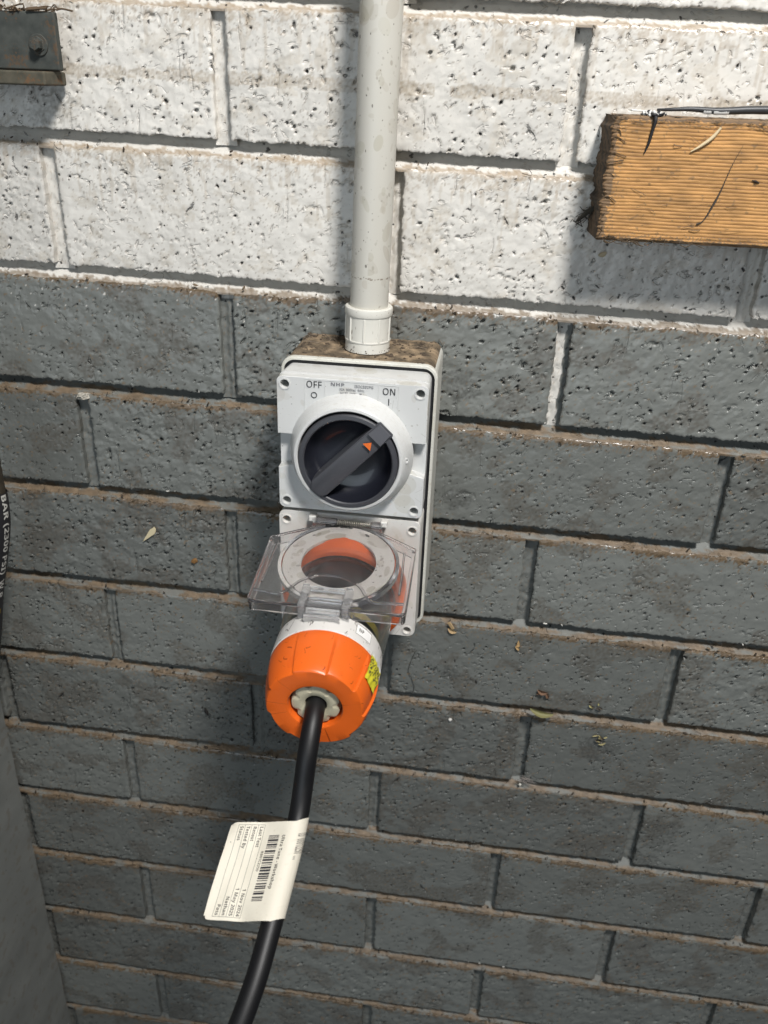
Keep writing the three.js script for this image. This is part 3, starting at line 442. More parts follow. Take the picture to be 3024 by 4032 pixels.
// ---------------------------------------------------------------- plug and its lead
const AX = V(0.0022, -0.0120, 0.123).normalize(), P0 = V(SCX, SCY, SZ); // plug axis
const at = (s) => P0.clone().addScaledVector(AX, s);
const lead = thing('power_lead', 'black power cable with a big orange and white plug pushed into the socket', 'plug', [P0.x, P0.y, P0.z]);
const cablePts = [V(0.2262, -0.2795, 0.165), V(0.2270, -0.2825, 0.196), V(0.2278, -0.2860, 0.213), V(0.2274, -0.2985, 0.2265), V(0.2264, -0.3160, 0.2345), V(0.2260, -0.3270, 0.2428), V(0.2251, -0.3378, 0.2575), V(0.2236, -0.3478, 0.276), V(0.2218, -0.3585, 0.297), V(0.2196, -0.3690, 0.316), V(0.2158, -0.3800, 0.332), V(0.2105, -0.3925, 0.346), V(0.203, -0.420, 0.362)];
{
  const clearPlug = phys({ color: col(0.93, 0.93, 0.90), transmission: 1, thickness: 0.02, ior: 1.5, roughness: 0.1, attenuationColor: col(0.85, 0.85, 0.80), attenuationDistance: 0.02 });
  const lock = (a, s, r) => (s > 0.010 && r > 0.037 ? 1 + 0.006 * (Math.cos(a * 14) > 0.2 ? 1 : 0) : 1);
  part('locking_ring', lathe([[0.0345, 0.006], [0.0405, 0.0062], [0.0425, 0.0075], [0.0428, 0.012], [0.0426, 0.019], [0.0412, 0.0222], [0.0390, 0.0235], [0.0362, 0.0235], [0.0355, 0.018], [0.0345, 0.006]], P0, AX, 168, 0.5, lock), orange, lead, 'orange locking ring against the socket plate');
  const body = part('clear_body', lathe([[0.0310, 0.0200], [0.0355, 0.0235], [0.0358, 0.030], [0.0352, 0.050], [0.0342, 0.066], [0.0330, 0.079], [0.0300, 0.079], [0.0312, 0.066], [0.0325, 0.045], [0.0325, 0.026], [0.0310, 0.0200]], P0, AX, 96, 0.5), clearPlug, lead, 'clear smoky plug barrel');
  part('inner_core', lathe([[0.0001, 0.004], [0.0282, 0.004], [0.0285, 0.05], [0.0278, 0.0785], [0.0001, 0.0785]], P0, AX, 64, 0.5), std({ color: col(0.022, 0.022, 0.024), roughness: 0.35 }), lead);
  // yellow turning arrow printed round the core
  const q = new THREE.Quaternion().setFromUnitVectors(V(0, 1, 0), AX), arrow = (() => { const pos = [], n = 26; const P = (a, s) => V(0.0291 * Math.cos(a), s, 0.0291 * Math.sin(a)).applyQuaternion(q).add(P0); const a0 = -1.1, a1 = 0.75; const push = (...v) => v.forEach((p) => pos.push(p.x, p.y, p.z)); for (let i = 0; i < n; i++) { const t = a0 + (a1 - a0) * i / n, u = a0 + (a1 - a0) * (i + 1) / n; push(P(t, 0.062), P(u, 0.062), P(u, 0.0690), P(t, 0.062), P(u, 0.0690), P(t, 0.0690)); } push(P(a0, 0.0585), P(a0, 0.0725), P(a0 - 0.26, 0.0655)); const g = new THREE.BufferGeometry(); g.setAttribute('position', new THREE.Float32BufferAttribute(pos, 3)); g.setAttribute('uv', new THREE.Float32BufferAttribute(new Float32Array(pos.length / 3 * 2), 2)); g.computeVertexNormals(); return g; })();
  part('turn_arrow', arrow, std({ color: col(0.80, 0.64, 0.10), roughness: 0.6 }), lead, 'yellow arrow band');
  // white band
  const ringTex = canvasTex(2048, 256, (g, w, h) => { const r = rng(91); g.fillStyle = '#efedea'; g.fillRect(0, 0, w, h); for (let k = 0; k < 260; k++) { g.globalAlpha = 0.15 + 0.5 * r(); g.fillStyle = '#6d665c'; g.beginPath(); g.ellipse(r() * w, r() * h, 1 + 3 * r() * r(), 1 + 2 * r(), r() * 6, 0, 6.3); g.fill(); } g.lineWidth = 2.5; for (let k = 0; k < 130; k++) { g.globalAlpha = 0.3 + 0.5 * r(); g.strokeStyle = '#332b25'; g.beginPath(); let x = r() * w, y = r() * h; g.moveTo(x, y); for (let m = 0; m < 3 + 5 * r(); m++) { x += (r() - 0.5) * 46; y += (r() - 0.5) * 34; g.lineTo(x, y); } g.stroke(); } g.globalAlpha = 1; });
  const wr = part('white_band', lathe([[0.0296, 0.0765], [0.0330, 0.0768], [0.0338, 0.0778], [0.0340, 0.0802], [0.0342, 0.0925], [0.0340, 0.0938], [0.0333, 0.0945], [0.0300, 0.0945]], P0, AX, 96, 0.5), std({ color: col(0.78, 0.77, 0.75), map: ringTex, roughness: 0.38 }), lead, 'scuffed white band');
  // orange back shell with faceted grips, cut from facets by polar radius
  const shell = (() => { const rows = [[0.0320, 0.0941], [0.0336, 0.0947], [0.0339, 0.0962], [0.0338, 0.1000], [0.0335, 0.1045], [0.0328, 0.1100], [0.0319, 0.1145], [0.0307, 0.1195], [0.0295, 0.1234], [0.0289, 0.1245], [0.0282, 0.1249], [0.0230, 0.1248], [0.0180, 0.1247], [0.0166, 0.1243], [0.0160, 0.1232], [0.0158, 0.1190], [0.0158, 0.1060]];
    const N = 240, n = 9, pos = [], uv = [], idx = [];
    rows.forEach(([r, s], k) => { for (let i = 0; i <= N; i++) { const a = i / N * Math.PI * 2, ph = ((a / (2 * Math.PI) * n) % 1 + 1) % 1; // each grip: a flat facet, then a small step
      const f = sm(0.0965, 0.1030, s) * (k <= 9 ? 1 : k === 10 ? 0.7 : 0), fac = 1.008 - 0.046 * Math.pow(ph, 1.5) + 0.034 * sm(0.965, 1, ph), rr = r * (1 + (fac - 1) * f * 1.15);
      pos.push(rr * Math.cos(a), s, rr * Math.sin(a)); uv.push(i / N, s * 6); } });
    for (let k = 0; k + 1 < rows.length; k++) for (let i = 0; i < N; i++) { const a = k * (N + 1) + i; idx.push(a, a + N + 1, a + N + 2, a, a + N + 2, a + 1); }
    const g = new THREE.BufferGeometry(); g.setAttribute('position', new THREE.Float32BufferAttribute(pos, 3)); g.setAttribute('uv', new THREE.Float32BufferAttribute(uv, 2)); g.setIndex(idx); g.rotateY(0.62); g.applyQuaternion(q); g.translate(P0.x, P0.y, P0.z); return toCreasedNormals(g.toNonIndexed(), 0.55); })();
  const sh = part('orange_shell', shell, orange, lead, 'orange faceted back shell');
  // scuffs: soot rubbed on the grip corners
  // beige cord grip: lobed nut
  const grip = lathe([[0.0150, 0.106], [0.0150, 0.1190], [0.0144, 0.1215], [0.0112, 0.1226], [0.0078, 0.1222], [0.0066, 0.1215], [0.0064, 0.110]], P0, AX, 144, 0.55, (a, s, r) => (r > 0.0085 ? 1 - 0.13 * Math.pow(0.5 + 0.5 * Math.cos(a * 7 + 0.5), 4) : 1));
  part('cord_grip', grip, std({ color: col(0.50, 0.46, 0.33), map: plasticTex, roughness: 0.6 }), lead, 'beige lobed cord grip');
  // yellow sticker on the right side of the shell and its band
  const st = sheet(16, 16, (u, v) => { const a = 0.36 + 0.44 * (u - 0.5), s = 0.0915 + 0.0225 * v, e = Math.hypot((u - 0.5) * 2, (v - 0.5) * 2), r = 0.0343 + 0.0002 + 0.0006 * n2(u * 3, v * 3) - 0.8 * Math.max(0, s - 0.104) * 0.2, P = V(r * Math.cos(-a), s, r * Math.sin(-a)); const c = n2(u * 9, v * 9) > 0.25 && v > 0.2 && v < 0.8 ? [0.05, 0.05, 0.03] : v < 0.16 ? [0.7, 0.7, 0.66] : [0.62, 0.56, 0.03]; P.applyQuaternion(q).add(P0); return [P.x, P.y, P.z, ...c]; });
  part('sticker', st, std({ color: 0xffffff, vertexColors: true, roughness: 0.4 }), lead, 'torn yellow sticker');
  const cb = blotch(512, 512, '#9a9a9a', [[260, 1, 5, '#e8e0cf', 0.15, 0.6], [120, 2, 9, '#c9c2b4', 0.1, 0.35]], 17);
  part('cable', new THREE.TubeGeometry(new THREE.CatmullRomCurve3(cablePts), 160, 0.00575, 28), std({ color: col(0.013, 0.013, 0.015), map: cb, roughness: 0.5 }), lead, 'thick black rubber cable');
  // small plate marked on the band
  const mark = sheet(10, 4, (u, v) => { const a = 1.02 - 0.36 * u, s = 0.0800 + 0.0090 * v, P = V(0.0343 * Math.cos(-a), s, 0.0343 * Math.sin(-a)).applyQuaternion(q).add(P0); return [P.x, P.y, P.z, 0.8, 0.79, 0.77]; });
  const mu = mark.attributes.uv; for (let j = 0; j <= 4; j++) for (let i = 0; i <= 10; i++) mu.setXY(j * 11 + i, i / 10, 1 - j / 4);
  part('band_label', mark, std({ color: 0xffffff, roughness: 0.4, map: canvasTex(256, 128, (g) => { g.fillStyle = '#efedea'; g.fillRect(0, 0, 256, 128); g.strokeStyle = '#55504a'; g.lineWidth = 5; g.strokeRect(4, 4, 246, 120); g.fillStyle = '#4a4640'; g.font = 'bold 60px sans-serif'; g.fillText('NP', 40, 82); }) }), wr);
}

// ---------------------------------------------------------------- paper test tag folded round the cable
{
  const c = new THREE.CatmullRomCurve3(cablePts), Lc = c.getLength();
  // find the curve parameters by height
  const uAt = (z) => { let a = 0, b = 1; for (let k = 0; k < 40; k++) { const m = (a + b) / 2; if (c.getPointAt(m).z < z) a = m; else b = m; } return (a + b) / 2; };
  const u0 = uAt(0.2475), u1 = uAt(0.2935), NL = 30, LW = 0.0365, rc = 0.0061;
  const prof = []; // cross-section as [left distance, height toward viewer, v]
  const front = 22, arc = 16; for (let i = 0; i <= front; i++) prof.push([LW - (LW - 0.0015) * i / front, 'f', i / front]);
  for (let i = 0; i <= arc; i++) prof.push([i / arc, 'a', 0]); for (let i = 0; i <= front; i++) prof.push([0.0015 + (LW - 0.0015) * i / front, 'b', i / front]);
  const pos = [], uv = [], idx = [], n = prof.length;
  for (let k = 0; k <= NL; k++) {
    const t = k / NL, u = u0 + (u1 - u0) * t, P = c.getPointAt(u), T = c.getTangentAt(u), view = eye.clone().sub(P).normalize();
    const left = V(-1, 0.03, 0.02), E1 = left.clone().addScaledVector(T, -left.dot(T)).normalize(), E2 = V().crossVectors(E1, T).normalize(); if (E2.y < 0) E2.negate();
    prof.forEach(([d, kind, f]) => {
      let x, h; const wav = 0.0011 * n2(t * 2.2, d * 60) + 0.0016 * Math.sin(t * 3.0 - 0.4) * (d / LW) ** 2;
      if (kind === 'a') { const a = Math.PI / 2 - Math.PI * d; x = -rc * Math.cos(a) * 1.0; h = rc * Math.sin(a); }
      else { const g = sm(0.018, 0.001, d), hh = rc * g; x = d; h = kind === 'f' ? hh + 0.0002 + wav * (1 - g) : -hh - 0.0002 + wav * (1 - g); }
      const skew = kind === 'a' ? -0.0036 * Math.sin(Math.PI * Math.min(1, d * 0.9)) : kind === 'f' ? 0.0062 * d / LW : 0.0062 * d / LW; const Q = P.clone().addScaledVector(E1, x).addScaledVector(E2, h).addScaledVector(T, skew);
      // rounded outer corners
      if (kind !== 'a' && d > LW - 0.003) { const e = (d - (LW - 0.003)) / 0.003, q = 0.003 * (1 - Math.sqrt(Math.max(0, 1 - e * e))); if (k === 0) Q.addScaledVector(T, q); if (k === NL) Q.addScaledVector(T, -q); }
      pos.push(Q.x, Q.y, Q.z); const vv = kind === 'a' ? 0.93 + 0.07 * Math.min(1, d * 1.4) : kind === 'f' ? 0.93 * (1 - d / LW) : 1; uv.push(t, vv);
    });
  }
  for (let k = 0; k < NL; k++) for (let i = 0; i + 1 < n; i++) { const a = k * n + i; idx.push(a, a + 1, a + n + 1, a, a + n + 1, a + n); }
  const g = new THREE.BufferGeometry(); g.setAttribute('position', new THREE.Float32BufferAttribute(pos, 3)); g.setAttribute('uv', new THREE.Float32BufferAttribute(uv, 2)); g.setIndex(idx); g.computeVertexNormals();
  const tex = canvasTex(1400, 1120, (q, w, h) => { // left = upper end, top = cable side
    const r = rng(3); q.fillStyle = '#f1ecdf'; q.fillRect(0, 0, w, h);
    for (let k = 0; k < 500; k++) { q.globalAlpha = 0.04 + 0.1 * r(); q.fillStyle = r() < 0.5 ? '#cfc5b0' : '#fffaf0'; q.beginPath(); q.arc(r() * w, r() * h, 2 + 16 * r(), 0, 6.3); q.fill(); } q.globalAlpha = 1;
    q.fillStyle = '#33312e'; q.strokeStyle = '#77736c'; q.font = 'bold 50px sans-serif';
    q.globalAlpha = 0.5; q.fillText('ID  00012250  ....', 210, 62); q.globalAlpha = 1;
    q.font = 'bold 72px sans-serif'; q.fillText('Ultra Tune - Workshop', 200, 250);
    q.fillStyle = '#37353a'; let x = 200; while (x < 1130) { const bw = [10, 12, 20, 30][(r() * 4) | 0]; q.fillRect(x, 300, bw, 170); x += bw + [8, 10, 16, 26][(r() * 4) | 0]; }
    q.fillStyle = '#55524c'; q.font = 'bold 56px sans-serif'; q.fillText('BB01C2250', 430, 530);
    q.lineWidth = 6; const y0 = 575, rh = 104; q.strokeRect(40, y0, 1310, rh * 4); for (let k = 1; k < 4; k++) { q.beginPath(); q.moveTo(40, y0 + k * rh); q.lineTo(1350, y0 + k * rh); q.stroke(); }
    q.fillStyle = '#3a3833'; q.font = 'bold 72px sans-serif'; [['Last Test', '1 Nov 2024'], ['Retest', '1 May 2025'], ['Tested By', 'Nathan'], ['Status', 'Pass']].forEach(([a, b], k) => { q.textAlign = 'left'; q.fillText(a, 62, y0 + k * rh + 74); q.textAlign = 'right'; q.fillText(b, 1335, y0 + k * rh + 74); });
    q.fillRect(300, 1040, 12, 12);
  });
  const p = c.getPointAt((u0 + u1) / 2);
  single('test_tag', 'white paper test tag with barcode folded round the black cable', 'tag', g, std({ color: col(0.80, 0.785, 0.745), map: tex, roughness: 0.62 }), [p.x, p.y, p.z]);
}

// ---------------------------------------------------------------- timber block
const TZ = 0.038;
{
  const X0 = 0.3694, X1 = 0.60, YB = -0.0392, YT = 0.0296, t = thing('timber_block', 'rough sawn orange brown timber block fixed on white bricks', 'timber', [X0, YB, 0]);
  const wood = canvasTex(2048, 1024, (g, w, h) => { const im = g.createImageData(w, h); for (let j = 0; j < h; j++) for (let i = 0; i < w; i++) {
    const x = i / w * 0.235, y = j / h * 0.072, yy = y + 0.0007 * fbm(x * 22, y * 30, 3) + 0.0006 * Math.sin(x * 9), ph = yy / 0.00196, f = ph - Math.floor(ph), row = Math.floor(ph);
    const late = sm(0.55, 0.82, f) * sm(1.0, 0.90, f), var1 = 0.75 + 0.35 * n2(row * 3.7, x * 20), g1 = 0.5 + 0.5 * n2(x * 60, y * 2600), g2 = fbm(x * 30, y * 60, 3);
    let c = mix3([0.50, 0.265, 0.085], [0.205, 0.088, 0.024], Math.min(1, late * var1)); const k = 0.86 + 0.2 * g1 + 0.42 * g2; c = c.map((q) => q * k);
    const d = fbm(x * 120, y * 120, 3, m2); if (d > 0.44) c = mix3(c, [0.13, 0.085, 0.045], 0.5 * sm(0.44, 0.5, d)); const ed = Math.min(y, 0.0688 - y, x * 0.7) * 1000 + 1.6 * fbm(x * 200, y * 200, 3); if (ed < 1.9) c = mix3(c, [0.115, 0.08, 0.05], 0.75); else if (ed < 5 && n2(x * 420, y * 420) > 0.35) c = mix3(c, [0.17, 0.115, 0.065], 0.6);
    const p = (j * w + i) * 4; for (let e = 0; e < 3; e++) im.data[p + e] = 255 * Math.pow(Math.min(1, Math.max(0, c[e])), 1 / 2.2); im.data[p + 3] = 255; } g.putImageData(im, 0, 0); });
  wood.wrapS = wood.wrapT = THREE.MirroredRepeatWrapping;
  const wm = std({ color: 0xffffff, map: wood, roughness: 0.72 }), endMat = std({ color: 0xffffff, vertexColors: true, roughness: 0.95 });
  // front face with sawn ridges as real relief
  const nx = 90, ny = 216, pos = [], uv = [], idx = [];
  const edgeX = (y) => X0 + 0.0022 * sm(0.022, 0.03, y) - 0.0012 + 0.0012 * n2(y * 90, 1) + 0.0007 * n2(y * 400, 2) + 0.0018 * Math.exp(-(((y - 0.018) / 0.006) ** 2)) * 0;
  for (let j = 0; j <= ny; j++) for (let i = 0; i <= nx; i++) { const f = j / ny, y = YB + (YT - YB) * f, xl = edgeX(y), x = xl + (X1 - xl) * Math.pow(i / nx, 1.3), yy = (YT - y) + 0.0007 * fbm((x - X0) * 22, (YT - y) * 30, 3) + 0.0006 * Math.sin((x - X0) * 9), ph = yy / 0.00196, fr = ph - Math.floor(ph);
    const e = Math.min(f, 1 - f) * (YT - YB), el = x - xl, rd = Math.max(0, 1 - e / 0.002), rl = Math.max(0, 1 - el / 0.0016); pos.push(x, y + 0.0004 * n2(x * 80, f > 0.5 ? 3 : 7) * rd, TZ - 0.00028 * sm(0.5, 0.82, fr) * sm(1, 0.9, fr) - 0.0012 * rd * rd - 0.0012 * rl * rl + 0.0002 * n2(x * 200, y * 200)); uv.push((x - X0) / 0.235, 1 - (YT - y) / 0.072); }
  for (let j = 0; j < ny; j++) for (let i = 0; i < nx; i++) { const a = j * (nx + 1) + i; idx.push(a, a + 1, a + nx + 2, a, a + nx + 2, a + nx + 1); }
  const fg = new THREE.BufferGeometry(); fg.setAttribute('position', new THREE.Float32BufferAttribute(pos, 3)); fg.setAttribute('uv', new THREE.Float32BufferAttribute(uv, 2)); fg.setIndex(idx); fg.computeVertexNormals();
  part('sawn_face', fg, wm, t);
  const dust = (x, y, z) => { const k = 0.7 + 0.6 * fbm(x * 300 + z * 200, y * 300, 3); return n2(y * 160 + z * 90, x * 160) > 0.1 ? [0.07 * k, 0.052 * k, 0.036 * k] : [0.16 * k, 0.105 * k, 0.06 * k]; };
  part('cut_end', sheet(24, 60, (u, v) => { const y = YB + (YT - YB) * v, z = 0.0006 + (TZ - 0.0018) * u, x = edgeX(y) + 0.0003 * n2(y * 500, z * 500) - 0.0026 * (1 - u); return [x, y, z, ...dust(x, y, z)]; }), endMat, t, 'dirty dark cut end');
  part('top_face', sheet(90, 24, (u, v) => { const x = edgeX(YT) + (X1 - edgeX(YT)) * u, z = 0.0006 + (TZ - 0.0018) * v; return [x, YT + 0.0004 * n2(x * 200, z * 200), z, ...dust(x, 3.3, z).map((q) => q * 1.9)]; }), endMat, t, 'dusty top');
  part('underside', sheet(60, 8, (u, v) => { const x = edgeX(YB) + (X1 - edgeX(YB)) * u, z = 0.0006 + (TZ - 0.0018) * v; return [x, YB, z, 0.30, 0.17, 0.07]; }), endMat, t);
  part('far_end', box(X1 - 0.001, YB + 0.0008, 0.001, X1 + 0.0003, YT - 0.0008, TZ - 0.001), wm, t);
  // fibres and dirt hanging from the lower and left edges
  const r = rng(71), fib = []; for (let k = 0; k < 46; k++) { const left = k < 16, x = left ? X0 - 0.0006 + 0.0012 * (r() - 0.5) : X0 + 0.07 * r() * r() + 0.002, y = left ? YB + (YT - YB) * r() : YB + 0.002 * (r() - 0.3), p = V(x, y, TZ - 0.0004 + 0.001 * r()); fib.push(tube([p, p.clone().add(V((r() - 0.4) * 0.006, (r() - 0.5) * 0.004, 0.0008 * r())), p.clone().add(V((r() - 0.2) * 0.012, (r() - 0.6) * 0.005, 0.001 * r()))], 0.00012 + 0.00022 * r(), 8, 5).toNonIndexed()); }
  const wt = []; for (let k = 0; k < 60; k++) { const top = k < 42, p = V(X0 + 0.002 + 0.09 * r(), top ? YT - 0.004 * r() * r() : YB + (YT - YB) * r(), TZ + 0.0003), L = 0.003 + 0.011 * r(); wt.push(tube([p, p.clone().add(V(L * (r() - 0.5), -L * 0.2 * r(), 0.0009)), p.clone().add(V(L * (r() - 0.5) * 2, -L * 0.4 * r(), 0.0004))], 0.00007 + 0.0002 * r() * r(), 8, 4).toNonIndexed()); }
  part('web_threads', wt, std({ color: col(0.15, 0.115, 0.08), roughness: 1 }), t).userData.kind = 'stuff';
  const fm = part('edge_fibres', fib, std({ color: col(0.09, 0.062, 0.036), roughness: 1 }), t); fm.userData.kind = 'stuff';
}
{ // black cable lying along the timber top
  const pts = [V(0.3935, 0.0330, 0.026), V(0.400, 0.0334, 0.029), V(0.412, 0.0341, 0.030), V(0.427, 0.0336, 0.0295), V(0.445, 0.0347, 0.029), V(0.47, 0.0352, 0.028), V(0.60, 0.0345, 0.025)];
  const t = thing('thin_cable', 'thin black cable with white paint flakes lying along the timber top', 'cable', [0.395, 0.031, 0.027]);
  part('sheath', taperTube(pts, [0.0007, 0.0019, 0.0024, 0.0023, 0.0024, 0.0025, 0.0025], 80, 12), std({ color: col(0.035, 0.036, 0.038), roughness: 0.45 }), t);
  const c = new THREE.CatmullRomCurve3(pts), r = rng(5), wp = std({ color: col(0.7, 0.69, 0.66), roughness: 0.6 });
  for (const [a, b] of [[0.20, 0.235], [0.245, 0.31]]) { const g = sheet(20, 6, (u, v) => { const P = c.getPointAt(a * 0.62 + (b - a) * 0.62 * u), w = 0.25 + 0.35 * (0.5 + 0.5 * n2(u * 6, a * 90)), q = -0.55 + (v - 0.5) * 2 * w; return [P.x, P.y + 0.00248 * Math.sin(q), P.z + 0.00248 * Math.cos(q), 1, 1, 1]; }); part('paint_flake', g, wp, t); }
  const bits = thing('paint_chips', 'cluster of white paint chips and black grit at the timber top corner', 'debris', [0.388, 0.0300, 0.034]);
  for (let k = 0; k < 26; k++) { const g = new THREE.IcosahedronGeometry(0.0005 + 0.0011 * r(), 0), wht = k % 3 === 0; g.scale(1.4, 0.7, 1); g.rotateZ(r() * 3); g.translate(0.388 + (r() - 0.4) * 0.016, 0.0304 + 0.0012 * r(), 0.0345 + 0.003 * r()); part(wht ? 'chip' : 'grit', g, wht ? wp : black, bits); }
  const chipStrip = new RoundedBoxGeometry(0.0125, 0.0009, 0.003, 1, 0.0003); chipStrip.rotateZ(-0.05); chipStrip.translate(0.3845, 0.0322, 0.030); part('chip', chipStrip, wp, bits);
}
single('dark_nail', 'bent black nail hanging over the timber top edge', 'nail', [taperTube([V(0.3905, 0.0306, TZ - 0.001), V(0.3915, 0.0285, TZ + 0.0012), V(0.3907, 0.022, TZ + 0.0012), V(0.3897, 0.0155, TZ + 0.001), V(0.3882, 0.0102, TZ + 0.0008)], [0.0013, 0.0010, 0.0009, 0.0008, 0.0003], 30, 9), (() => { const g = new THREE.IcosahedronGeometry(0.0017, 1); g.scale(1.2, 0.6, 1); g.translate(0.3906, 0.0305, TZ); return g; })()], std({ color: col(0.02, 0.02, 0.022), roughness: 0.6, metalness: 0.3 }), [0.390, 0.0102, TZ]);
single('pale_splinter', 'pale straw splinter stuck slanting on the timber face', 'splinter', (() => { const g = taperTube([V(0.4140, 0.0122, TZ + 0.0008), V(0.4190, 0.0155, TZ + 0.0012), V(0.4245, 0.0202, TZ + 0.0013), V(0.4282, 0.0253, TZ + 0.001)], [0.0003, 0.0009, 0.0011, 0.0007], 24, 8); return g; })(), std({ color: col(0.62, 0.50, 0.31), roughness: 0.7 }), [0.4140, 0.0122, TZ]);
single('dark_twig', 'thin dark curved twig clinging to the timber face', 'twig', [taperTube([V(0.4424, 0.0168, TZ + 0.0004), V(0.4385, 0.0060, TZ + 0.0006), V(0.4350, -0.0080, TZ + 0.0006), V(0.4333, -0.0133, TZ + 0.0007)], [0.0001, 0.0002, 0.0003, 0.0006], 24, 6), taperTube([V(0.4333, -0.0133, TZ + 0.0007), V(0.4318, -0.0170, TZ + 0.0008), V(0.4300, -0.0218, TZ + 0.0006), V(0.4275, -0.0260, TZ + 0.0005), V(0.4250, -0.0273, TZ + 0.0005)], [0.0008, 0.0006, 0.0005, 0.0003, 0.0005], 24, 6)], std({ color: col(0.05, 0.04, 0.032), roughness: 0.9 }), [0.4250, -0.0273, TZ]);
single('black_speck', 'small black sliver lying on the timber face near the frame edge', 'debris', taperTube([V(0.4512, -0.0016, TZ + 0.0003), V(0.4535, -0.0022, TZ + 0.0005), V(0.4556, -0.0030, TZ + 0.0003)], [0.0002, 0.0008, 0.0003], 10, 7), std({ color: col(0.03, 0.022, 0.016), roughness: 0.9 }), [0.4535, -0.0022, TZ]);
{ // clump of webbed dirt beside the timber end
  const r = rng(44), t = thing('dirt_clump', 'ragged dark clump of webbed dirt hanging off the left end of the timber', 'debris', [0.364, -0.029, 0.010]);
  const m = std({ color: col(0.045, 0.040, 0.030), roughness: 1 });
  part('twig', taperTube([V(0.3690, -0.0228, 0.014), V(0.3635, -0.0262, 0.012), V(0.3605, -0.0300, 0.008), V(0.3580, -0.0335, 0.004)], [0.0012, 0.0018, 0.0014, 0.0005], 20, 7), m, t);
  for (let k = 0; k < 18; k++) { const f = r(), p = V(0.3665 - 0.009 * f + (r() - 0.5) * 0.003, -0.0228 - 0.011 * f + (r() - 0.5) * 0.003, 0.013 - 0.009 * f); part('strand', tube([p, p.clone().add(V((r() - 0.6) * 0.005, (r() - 0.6) * 0.006, (r() - 0.5) * 0.003)), p.clone().add(V((r() - 0.6) * 0.009, (r() - 0.6) * 0.010, (r() - 0.5) * 0.004))], 0.00015 + 0.0004 * r() * r(), 8, 5), m, t); }
}

// ---------------------------------------------------------------- steel bracket in the upper left corner
{
  const t = thing('steel_bracket', 'dark green grey steel angle bracket with a bolt, rusty along its lip', 'bracket', [0.0, 0.034, 0.002]);
  const sTex = canvasTex(1024, 1024, (g, w, h) => { const im = g.createImageData(w, h); for (let j = 0; j < h; j++) for (let i = 0; i < w; i++) { const a = fbm(i / 160, j / 160, 4), b = fbm(i / 40 + 9, j / 40, 4, m2); let c = [0.048 + 0.03 * a, 0.053 + 0.03 * a, 0.046 + 0.026 * a]; const rust = sm(0.10, 0.45, 0.5 * b + 0.8 * fbm(i / 330, j / 330 + 7, 3)); c = mix3(c, [0.10, 0.058, 0.028], 0.85 * rust); const p = (j * w + i) * 4; for (let e = 0; e < 3; e++) im.data[p + e] = 255 * Math.pow(Math.max(0, c[e]), 1 / 2.2); im.data[p + 3] = 255; } g.putImageData(im, 0, 0); });
  const m = std({ color: 0xffffff, map: sTex, roughness: 0.7, metalness: 0.1 });
  const planar = (g, k = 12) => { g = g.index ? g.toNonIndexed() : g; const p = g.attributes.position, uv = g.attributes.uv, n = g.attributes.normal; for (let i = 0; i < p.count; i++) { const ax = Math.abs(n.getX(i)), ay = Math.abs(n.getY(i)), az = Math.abs(n.getZ(i)); if (ay > ax && ay > az) uv.setXY(i, p.getX(i) * k, p.getZ(i) * k); else if (ax > az) uv.setXY(i, p.getZ(i) * k, p.getY(i) * k); else uv.setXY(i, p.getX(i) * k, p.getY(i) * k); } return g; };
  part('web_plate', planar(box(-0.16, 0.0420, 0.0150, 0.0278, 0.0742, 0.0205, 0.0012)), m, t);
  part('lip', planar(box(-0.16, 0.0335, 0.0040, 0.0232, 0.0416, 0.0330, 0.0014)), std({ color: col(1.5, 1.25, 1.0), map: sTex, roughness: 0.85 }), t, 'rusty lower lip');
  part('back_pad', planar(box(-0.16, 0.0425, 0.0020, 0.0200, 0.0730, 0.0148, 0.0008)), m, t);
  const b = part('bolt', lathe([[0.0048, 0], [0.0048, 0.0014], [0.0044, 0.0017], [0.0037, 0.0018], [0.0036, 0.0052], [0.0031, 0.0060], [0, 0.0062]], V(0.0158, 0.0560, 0.0205), V(0, 0, 1), 6, 0.4), m, t);
  part('washer', lathe([[0.0062, 0], [0.0062, 0.0008], [0.0058, 0.0011], [0.004, 0.0011]], V(0.0158, 0.0560, 0.0205), V(0, 0, 1), 28, 0.5), m, b);
  const r = rng(9), web = []; for (let k = 0; k < 30; k++) { const p = V(-0.03 + 0.062 * r(), 0.0735 + 0.002 * r(), 0.012 + 0.010 * r()); web.push(tube([p, p.clone().add(V((r() - 0.5) * 0.012, 0.003 * r(), 0.003 * (r() - 0.5))), p.clone().add(V((r() - 0.5) * 0.024, 0.002 * (r() - 0.3), 0.004 * (r() - 0.5)))], 0.0002 + 0.0007 * r() * r(), 8, 5).toNonIndexed()); }
  const wb = part('cobweb_fluff', web, std({ color: col(0.11, 0.075, 0.045), roughness: 1 }), t, 'brown webs along the top'); wb.userData.kind = 'stuff';
}

